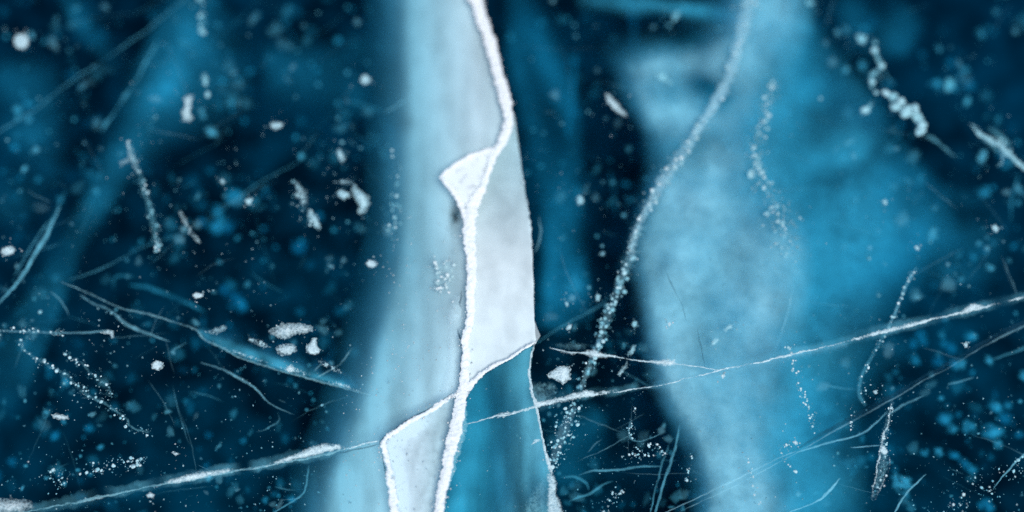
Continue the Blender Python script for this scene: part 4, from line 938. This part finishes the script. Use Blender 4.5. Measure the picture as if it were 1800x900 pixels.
def trail(name, pts, label, n_big, n_small, r_big, r_small, z0, z1, spread, film=None, filmw=1.0, cat='bubble trail'):
    mid = pts[len(pts) // 2]
    t = thing(name, mid[0], mid[1], z0, label, cat)
    ln = resample(pts, 2)
    if film:
        ribbon('frost_film', [(x, y, w * filmw) for x, y, w in pts], film[0], t, (z0 + z1) / 2 - 0.004, 0.001, 3, 0.45, 2, film[1], 1.0, 9, fade=0.35)
    rnd = random.Random(len(label))
    for i in range(n_big):
        x, y, w = ln[int(rnd.random() * len(ln))]
        rr = r_big[0] + (r_big[1] - r_big[0]) * rnd.random() ** 2
        rr *= 0.9
        bubble(x + rnd.gauss(0, w * spread), y + rnd.gauss(0, w * spread), rr, rr * rnd.uniform(.7, 1.1), rnd.random() * 180, rnd.uniform(z1, z0) - 0.035 * rnd.random(), name='bubble', parent=t)
    it = []
    for i in range(n_small):
        x, y, w = ln[int(rnd.random() * len(ln))]
        it.append((x + rnd.gauss(0, w * spread * 1.5), y + rnd.gauss(0, w * spread * 1.5), r_small[0] * 0.6 + (r_small[1] - r_small[0] * 0.6) * rnd.random() ** 2, rnd.uniform(z1, z0) - 0.07 * rnd.random()))
    if it:
        octas('tiny_bubbles', it, M_SPECK, t)
    return t


trail('bubble_chain', [(1319, -10, 30), (1317, 5, 28), (1307, 45, 22), (1290, 110, 20), (1272, 155, 20), (1255, 185, 17), (1225, 230, 16), (1200, 270, 18), (1165, 320, 18), (1135, 370, 15), (1117, 410, 13), (1110, 445, 13), (1106, 458, 14)],
      'pale fuzzy bubble chain crossing the right band from the top edge', 90, 620, (2.0, 4.4), (0.9, 2.4), -0.012, -0.03, 0.30, (M_FUZZ, 0.40), 1.1)
trail('bubble_chain', [(1107, 455, 16), (1092, 490, 14), (1082, 525, 13), (1067, 555, 13), (1057, 590, 12), (1045, 620, 12), (1031, 655, 12), (1020, 685, 10)],
      'beaded bubble chain in the dark gap right of the white plate', 64, 190, (2.4, 5.2), (1.0, 2.4), -0.015, -0.06, 0.34, (M_FUZZ, 0.22))
trail('bubble_chain', [(1012, 712, 10), (1000, 735, 16), (990, 758, 18), (980, 785, 18), (972, 815, 12)],
      'loose bubble chain below the long crack beside the strip', 46, 160, (2, 4.4), (0.9, 2.2), -0.008, -0.05, 0.46, (M_FUZZ, 0.16))
trail('bubble_trail', [(1358, 140, 8), (1348, 190, 8), (1338, 230, 8), (1326, 260, 10), (1332, 300, 10), (1352, 350, 14), (1372, 380, 18), (1390, 420, 22), (1392, 450, 20)],
      'scattered bubble trail curving down through the pale right band', 80, 620, (2, 4.5), (1, 2.2), -0.012, -0.035, 0.6)
trail('bubble_trail', [(1384, 605, 8), (1396, 640, 8), (1405, 675, 8), (1415, 705, 9), (1425, 730, 9), (1434, 755, 8)],
      'fine white bead trail falling from the long right crack', 30, 90, (1.8, 3), (0.9, 1.6), -0.006, -0.02, 0.45)
trail('bubble_trail', [(1316, 800, 5), (1320, 830, 6), (1328, 855, 6), (1334, 885, 6)], 'short bead trail at the bottom edge of the right band', 10, 40, (1.5, 2.6), (0.8, 1.5), -0.006, -0.02, 0.45)
trail('bubble_trail', [(1217, 800, 4), (1212, 825, 5), (1206, 850, 4)], 'tiny upright bead row at the bottom of the pale right band', 7, 14, (1.6, 2.8), (0.8, 1.4), -0.006, -0.02, 0.4)
trail('bubble_trail', [(1126, 800, 14), (1118, 790, 18), (1135, 795, 14), (1150, 788, 10), (1165, 792, 6)], 'sparkling bead cluster in the dark ice by the looped hair', 18, 60, (1.8, 3.2), (0.8, 1.6), -0.006, -0.02, 0.5)
trail('bubble_trail', [(1116, 718, 4), (1112, 745, 6), (1108, 765, 6), (1112, 772, 5)], 'thin bead row left of the looped hair', 8, 26, (1.5, 2.6), (0.8, 1.4), -0.006, -0.02, 0.4)
trail('bubble_trail', [(1080, 868, 8), (1072, 880, 8), (1092, 862, 6), (1064, 900, 6)], 'bead cluster at the bottom edge under the wavy blue line', 9, 30, (1.8, 3), (0.8, 1.5), -0.006, -0.02, 0.5)
trail('bubble_trail', [(227, 252, 7), (242, 295, 7), (250, 325, 8), (258, 350, 8), (265, 370, 12), (271, 400, 14), (277, 440, 6)], 'beaded line descending through the dark ice at left', 22, 110, (2, 4), (1, 2), -0.012, -0.05, 0.35, (M_FILM, 0.55))
trail('bubble_trail', [(32, 597, 5), (50, 622, 5), (90, 645, 5), (120, 660, 6), (135, 680, 10), (155, 695, 12), (185, 710, 9), (220, 735, 9), (230, 750, 10), (265, 760, 8)],
      'wandering bead line stepping down at lower left', 30, 130, (1.8, 3.6), (0.9, 1.7), -0.006, -0.03, 0.42, (M_FILM, 0.55), 0.5)
trail('bubble_trail', [(112, 620, 4), (130, 632, 4), (145, 640, 10), (158, 655, 8), (172, 665, 6), (190, 680, 6), (194, 695, 5), (176, 690, 5)], 'looping bead line above the wandering one at lower left', 16, 50, (1.6, 3.2), (0.9, 1.6), -0.006, -0.02, 0.5, (M_FILM, 0.42), 0.45)
trail('bubble_trail', [(0, 580, 8), (30, 582, 10), (65, 584, 8), (110, 585, 6)], 'beads strung on the level line at the left edge', 14, 50, (1.5, 3), (0.8, 1.6), -0.006, -0.02, 0.4)
trail('bubble_trail', [(352, -5, 8), (353, 15, 9), (353, 40, 9), (356, 60, 6)], 'blurred bead column at the top edge at left', 9, 24, (4, 7), (1.5, 3), -0.04, -0.07, 0.25)
trail('bubble_trail', [(358, 132, 6), (361, 145, 8), (363, 165, 7)], 'blurred bead pair below the column at upper left', 6, 14, (4, 7), (1.5, 3), -0.04, -0.07, 0.25)
trail('bubble_trail', [(518, 322, 8), (525, 345, 8), (540, 370, 8), (550, 395, 8)], 'beads beside the pale streak left of the band', 14, 40, (1.8, 3.4), (1, 1.8), -0.015, -0.04, 0.5)
trail('bubble_trail', [(770, 462, 16), (778, 480, 18), (786, 500, 16), (775, 510, 10)], 'pale pimple cluster on the left band beside the crack', 44, 40, (2.2, 4.2), (1, 2), -0.004, -0.012, 0.62)
trail('bubble_trail', [(692, 270, 8), (700, 290, 7), (696, 305, 6), (688, 370, 8), (700, 360, 6), (690, 400, 10)], 'pale beads down the soft left edge of the pale band', 18, 60, (2, 4), (1, 2), -0.02, -0.06, 0.5)
trail('bubble_trail', [(145, 828, 10), (160, 825, 12), (175, 832, 10), (185, 818, 10), (250, 808, 6), (230, 822, 8), (258, 804, 6)], 'crumbly bead row above the lower left crack', 22, 80, (1.8, 4), (0.9, 1.8), -0.006, -0.02, 0.4)
trail('bubble_trail', [(95, 822, 4), (90, 840, 5), (110, 852, 10), (118, 838, 8), (105, 830, 8)], 'ring of beads at lower left above the corner lens', 10, 40, (1.5, 3), (0.8, 1.5), -0.006, -0.03, 0.5)
trail('bubble_trail', [(1690, 870, 12), (1740, 850, 14), (1775, 835, 12), (1800, 820, 8), (1660, 895, 14), (1760, 880, 14)], 'drift of fine beads in the bottom right corner', 26, 180, (1.6, 3.4), (0.8, 1.6), -0.006, -0.05, 1.0)
trail('bubble_trail', [(1400, 830, 4), (1375, 800, 6), (1378, 790, 8), (1388, 782, 6), (1372, 786, 4)], 'small ring of beads near the left end of the dark crack', 8, 30, (1.5, 3), (0.8, 1.4), -0.006, -0.02, 0.4)
trail('bubble_trail', [(1566, 712, 6), (1560, 745, 7), (1553, 775, 6), (1552, 830, 10), (1542, 860, 8)], 'beads clinging to the thin upright splinter', 18, 70, (1.4, 2.6), (0.7, 1.5), -0.003, -0.01, 0.5)
trail('bubble_trail', [(1500, 715, 4), (1496, 740, 5), (1494, 755, 4)], 'short bead row crossing the dark crack', 5, 20, (1.3, 2.4), (0.7, 1.4), -0.003, -0.01, 0.4)
trail('bubble_trail', [(1610, 470, 5), (1592, 505, 5), (1575, 545, 5), (1556, 590, 6), (1535, 625, 8), (1515, 662, 8), (1520, 712, 8)], 'beads along the thin line through the long right crack', 24, 70, (1.6, 3.4), (0.8, 1.6), -0.006, -0.03, 0.4)

# isolated soft bubbles, deep in the ice: clusters (cx, cy, spread x, spread y, count, r range, depth range, where)
CLUST = [
    (55, 100, 45, 50, 9, (3, 6), (-.10, -.2), 'in the dark upper left corner'),
    (50, 190, 45, 60, 12, (4, 10), (-.12, -.28), 'at the left edge below the round white bubble'),
    (55, 305, 50, 60, 10, (3, 7), (-.10, -.25), 'at the left edge beside the dim cloudy patch'),
    (365, 220, 40, 70, 11, (4, 9), (-.10, -.25), 'right of the lumpy white bubble at upper left'),
    (385, 385, 26, 34, 12, (8, 16), (-.22, -.34), 'in the soft cluster right of the white splinter at left'),
    (430, 130, 40, 60, 9, (4, 9), (-.12, -.3), 'in dark ice between the teal sheen and the pale band'),
    (560, 250, 70, 60, 12, (3, 7), (-.08, -.24), 'around the slim upright bubble'),
    (500, 400, 60, 50, 12, (5, 13), (-.15, -.33), 'below the beaded streak left of the pale band'),
    (590, 120, 50, 70, 9, (3, 7), (-.1, -.25), 'left of the pale band near the top'),
    (450, 500, 90, 50, 10, (4, 10), (-.15, -.33), 'in dark ice above the frosted fan'),
    (395, 520, 35, 30, 6, (7, 13), (-.24, -.36), 'above the start of the frosted fan'),
    (95, 740, 80, 60, 12, (4, 12), (-.14, -.34), 'in dark ice at the lower left edge'),
    (100, 840, 80, 35, 12, (4, 13), (-.12, -.34), 'above the lens in the bottom left corner'),
    (390, 790, 30, 40, 7, (5, 12), (-.16, -.32), 'above the lower left crack'),
    (500, 860, 90, 30, 8, (3, 8), (-.1, -.25), 'below the lower left crack'),
    (960, 50, 60, 45, 8, (3, 7), (-.1, -.25), 'right of the central crack at the top'),
    (950, 290, 30, 70, 8, (3, 6), (-.1, -.22), 'in dark ice right of the white plate'),
    (1060, 420, 40, 60, 9, (2.5, 5), (-.05, -.15), 'in the dark gap beside the chain'),
    (1500, 90, 50, 60, 10, (4, 9), (-.1, -.25), 'around the bent chain at upper right'),
    (1680, 130, 70, 80, 16, (4, 10), (-.14, -.32), 'in the dark upper right corner'),
    (1740, 300, 45, 80, 10, (4, 10), (-.15, -.32), 'around the splinter at the right edge'),
    (1700, 430, 80, 50, 12, (4, 9), (-.12, -.3), 'in dark ice right of the teal mass'),
    (1640, 610, 60, 22, 9, (5, 11), (-.18, -.3), 'between the long crack and the dark crack'),
]
for cx, cy, sx, sy, n, rr, zz, where in CLUST:
    rnd = random.Random(int(cx * 7 + cy))
    for i in range(int(n * 0.6)):
        r0 = 1.3 * (rr[0] + (rr[1] - rr[0]) * rnd.random() ** 1.6)
        bubble(rnd.gauss(cx, sx * .6), rnd.gauss(cy, sy * .6), r0, r0 * rnd.uniform(.6, 1.1), rnd.random() * 180, rnd.uniform(zz[1], zz[0]),
               'soft blue out-of-focus bubble ' + where, 'soft blue bubbles deep in the ice', deep=True)
def blob_label(x, y):
    for cx, cy, t_ in ((1620, 605, 'soft blue blob tucked under the long right crack'), (1690, 640, 'soft blue blob beside the dark crack, above it'),
                       (1690, 745, 'big soft blue blob in the row right of the upright splinter'), (1755, 725, 'big soft blue blob in the ring by the right edge'),
                       (1690, 812, 'soft blue blob in the lower row right of the upright splinter'), (1630, 795, 'smaller soft blue blob left of the lower row of blobs'),
                       (1585, 850, 'soft blue blob in the smudge beside the foot of the splinter'), (1735, 892, 'soft blue blob at the bottom edge near the right corner'),
                       (1795, 720, 'soft blue blob cut by the right edge')):
        if math.hypot(x - cx, y - cy) == min(math.hypot(x - a, y - b) for a, b in BLOBS):
            return t_


BLOBS = ((1620, 605), (1690, 640), (1690, 745), (1755, 725), (1690, 812), (1630, 795), (1585, 850), (1735, 892), (1795, 720))
for x, y, rr in ((1607, 632, 12), (1655, 588, 6), (1605, 605, 9), (1623, 600, 9), (1690, 638, 15), (1678, 640, 11), (1740, 635, 11), (1660, 735, 16), (1705, 752, 14), (1742, 760, 16), (1750, 715, 14), (1765, 735, 12), (1772, 712, 9),
                 (1677, 800, 11), (1695, 815, 13), (1710, 825, 9), (1650, 795, 10), (1625, 795, 8), (1755, 780, 9), (1675, 755, 9), (1735, 892, 14), (1585, 855, 15), (1575, 840, 10), (1592, 848, 12), (1655, 700, 6), (1685, 728, 5), (1709, 655, 6), (1790, 765, 10), (1800, 660, 10), (1712, 590, 6), (1660, 560, 7)):
    bubble(x, y, rr * 1.12, rr * 1.12 * random.uniform(.6, 1.05), random.random() * 180, random.uniform(-.30, -.17), blob_label(x, y), 'soft blue bubbles deep in the ice', deep=True)

# shallow little bubbles, everywhere, beyond counting
rnd = random.Random(99)
it = []
for i in range(6500):
    x, y = rnd.uniform(-20, 1820), rnd.uniform(-20, 920)
    k = nz(x, y, 130, 71) + 0.5 * nz(x, y, 50, 72) + (y - 420) / 900
    if k < rnd.uniform(-0.15, 0.6):
        continue
    rr = 0.4 + 1.3 * rnd.random() ** 4
    it.append((x, y, rr, -0.03 - 0.11 * rnd.random() ** 1.5))
for i in range(5200):      # deeper crumbs
    x, y = rnd.uniform(-20, 1820), rnd.uniform(-20, 920)
    k = nz(x, y, 90, 75) + 0.6 * nz(x, y, 40, 76)
    if k < rnd.uniform(0.05, 0.65):
        continue
    it.append((x, y, 0.9 + 3.0 * rnd.random() ** 4, -0.06 - 0.22 * rnd.random()))
for i in range(420):       # pimples on the pale band
    y = rnd.uniform(380, 900); x = rnd.uniform(600 if y > 640 else 680, 815)
    it.append((x, y, 0.6 + 1.2 * rnd.random() ** 3, -0.012))
for ol, z, dn, lab, nm in FLAKES:      # grit round the flakes
    cx = sum(p[0] for p in ol) / len(ol); cy = sum(p[1] for p in ol) / len(ol)
    ext = max(max(p[0] for p in ol) - min(p[0] for p in ol), max(p[1] for p in ol) - min(p[1] for p in ol))
    for i in range(10):
        it.append((rnd.gauss(cx, ext * 0.65), rnd.gauss(cy, ext * 0.65), 0.5 + 1.3 * rnd.random() ** 2, z - 0.03 * rnd.random()))
octas('tiny_bubbles', it, M_SPECK, label='tiny white bubbles and specks scattered through the ice')

# faint scratches and healed hairlines, too many to count: one mesh
V, F, A = [], [], []
rnd = random.Random(5)
for i in range(200):
    x, y = rnd.uniform(0, 1800), rnd.uniform(0, 900)
    if 690 < x < 960:
        continue
    ang = rnd.choice((-28, -14, 25, 62, -60, 12)) + rnd.gauss(0, 12)
    L = rnd.uniform(20, 170) * (0.6 + 0.5 * rnd.random())
    z = -0.06 - 0.10 * rnd.random(); w = rnd.uniform(0.7, 2.2); d0 = rnd.uniform(0.08, 0.30)
    bend = rnd.gauss(0, 0.035)
    c, si = math.cos(math.radians(ang)), math.sin(math.radians(ang))
    n = max(4, int(L / 6)); b = len(V)
    for k in range(n + 1):
        q = k / n
        u, v = (q - 0.5) * L, bend * L * (q - 0.5) ** 2 * 4 + 2.0 * nz(q * L, i * 31, 14, 3)
        ww = w * (0.4 + 1.2 * q * (1 - q) * 2) * (1 + 0.4 * nz(q * L, i * 17, 6, 4))
        dn = d0 * min(1, q * 5, (1 - q) * 5) * (0.7 + 0.6 * nz(q * L, i * 13, 20, 5))
        for o_, f_ in ((-1, 0), (0, 1), (1, 0)):
            V.append(P(x + u * c - (v + o_ * ww) * si, y + u * si + (v + o_ * ww) * c, z)); A.append(max(0, dn * f_))
    for k in range(n):
        for m in range(2):
            q = b + k * 3 + m
            F.append((q, q + 3, q + 4, q + 1))
tag(link_mesh('fine_scratches', V, F, M_LINE, None, A), 'fine faint scratches and healed hairlines all over the dark ice', None, None, 'stuff')

# crumbs of frost shed along the main crack
main = bpy.data.objects['white_crack']
it = []
for line, n in ((RIDGE, 300), ([(800, 694, 8), (750, 728, 8), (676, 778, 9), (684, 830, 12), (696, 905, 14)], 150)):
    ln = resample(line, 2)
    for i in range(n):
        x, y, w = ln[int(rnd.random() * len(ln))]
        it.append((x + rnd.choice((-1, 1)) * w * rnd.uniform(.38, .72) + rnd.gauss(0, 1.2), y + rnd.gauss(0, 2), 0.5 + 1.6 * rnd.random() ** 2.5, -0.004 * rnd.random()))
octas('frost_crumbs', it, M_BUB, main)

# cloudy flecks deep in the dark ice, beyond counting
V, F, A = [], [], []
rnd = random.Random(12)
made = 0
while made < 1500:
    x, y = rnd.uniform(-20, 1820), rnd.uniform(-20, 920)
    if 690 < x < 960 or rnd.random() > 0.22 + 1.4 * (nz(x, y, 90, 83) + 0.5 * nz(x, y, 45, 84)):
        continue
    made += 1
    r0 = 3.0 + 15 * rnd.random() ** 2.6
    z = -0.07 - 0.24 * rnd.random()
    d0 = rnd.uniform(0.10, 0.42) * (1 if r0 < 9 else 0.65)
    b = len(V)
    V.append(P(x, y, z + 0.004)); A.append(d0)
    na = 9
    sq, rot = rnd.uniform(0.5, 1.0), rnd.random() * 3.14
    for q in (0.55, 1.0):
        for j in range(na):
            a = 2 * math.pi * j / na
            k = 1 + 0.55 * noise.noise(Vector((math.cos(a) * 1.5, math.sin(a) * 1.5, made * 1.37)))
            u, v = math.cos(a) * q * k * r0, math.sin(a) * q * k * r0 * sq
            V.append(P(x + u * math.cos(rot) - v * math.sin(rot), y + u * math.sin(rot) + v * math.cos(rot), z + 0.004 * (1 - q)))
            A.append(0 if q == 1.0 else d0 * (0.75 + 0.5 * noise.noise(Vector((a, made * 0.71, 1)))))
    for j in range(na):
        j2 = (j + 1) % na
        F.append((b, b + 1 + j, b + 1 + j2)); F.append((b + 1 + j, b + 1 + na + j, b + 1 + na + j2, b + 1 + j2))
tag(link_mesh('cloudy_flecks', V, F, M_DEEP, None, A), 'dim cloudy flecks drifting deep in the dark ice', None, None, 'stuff')
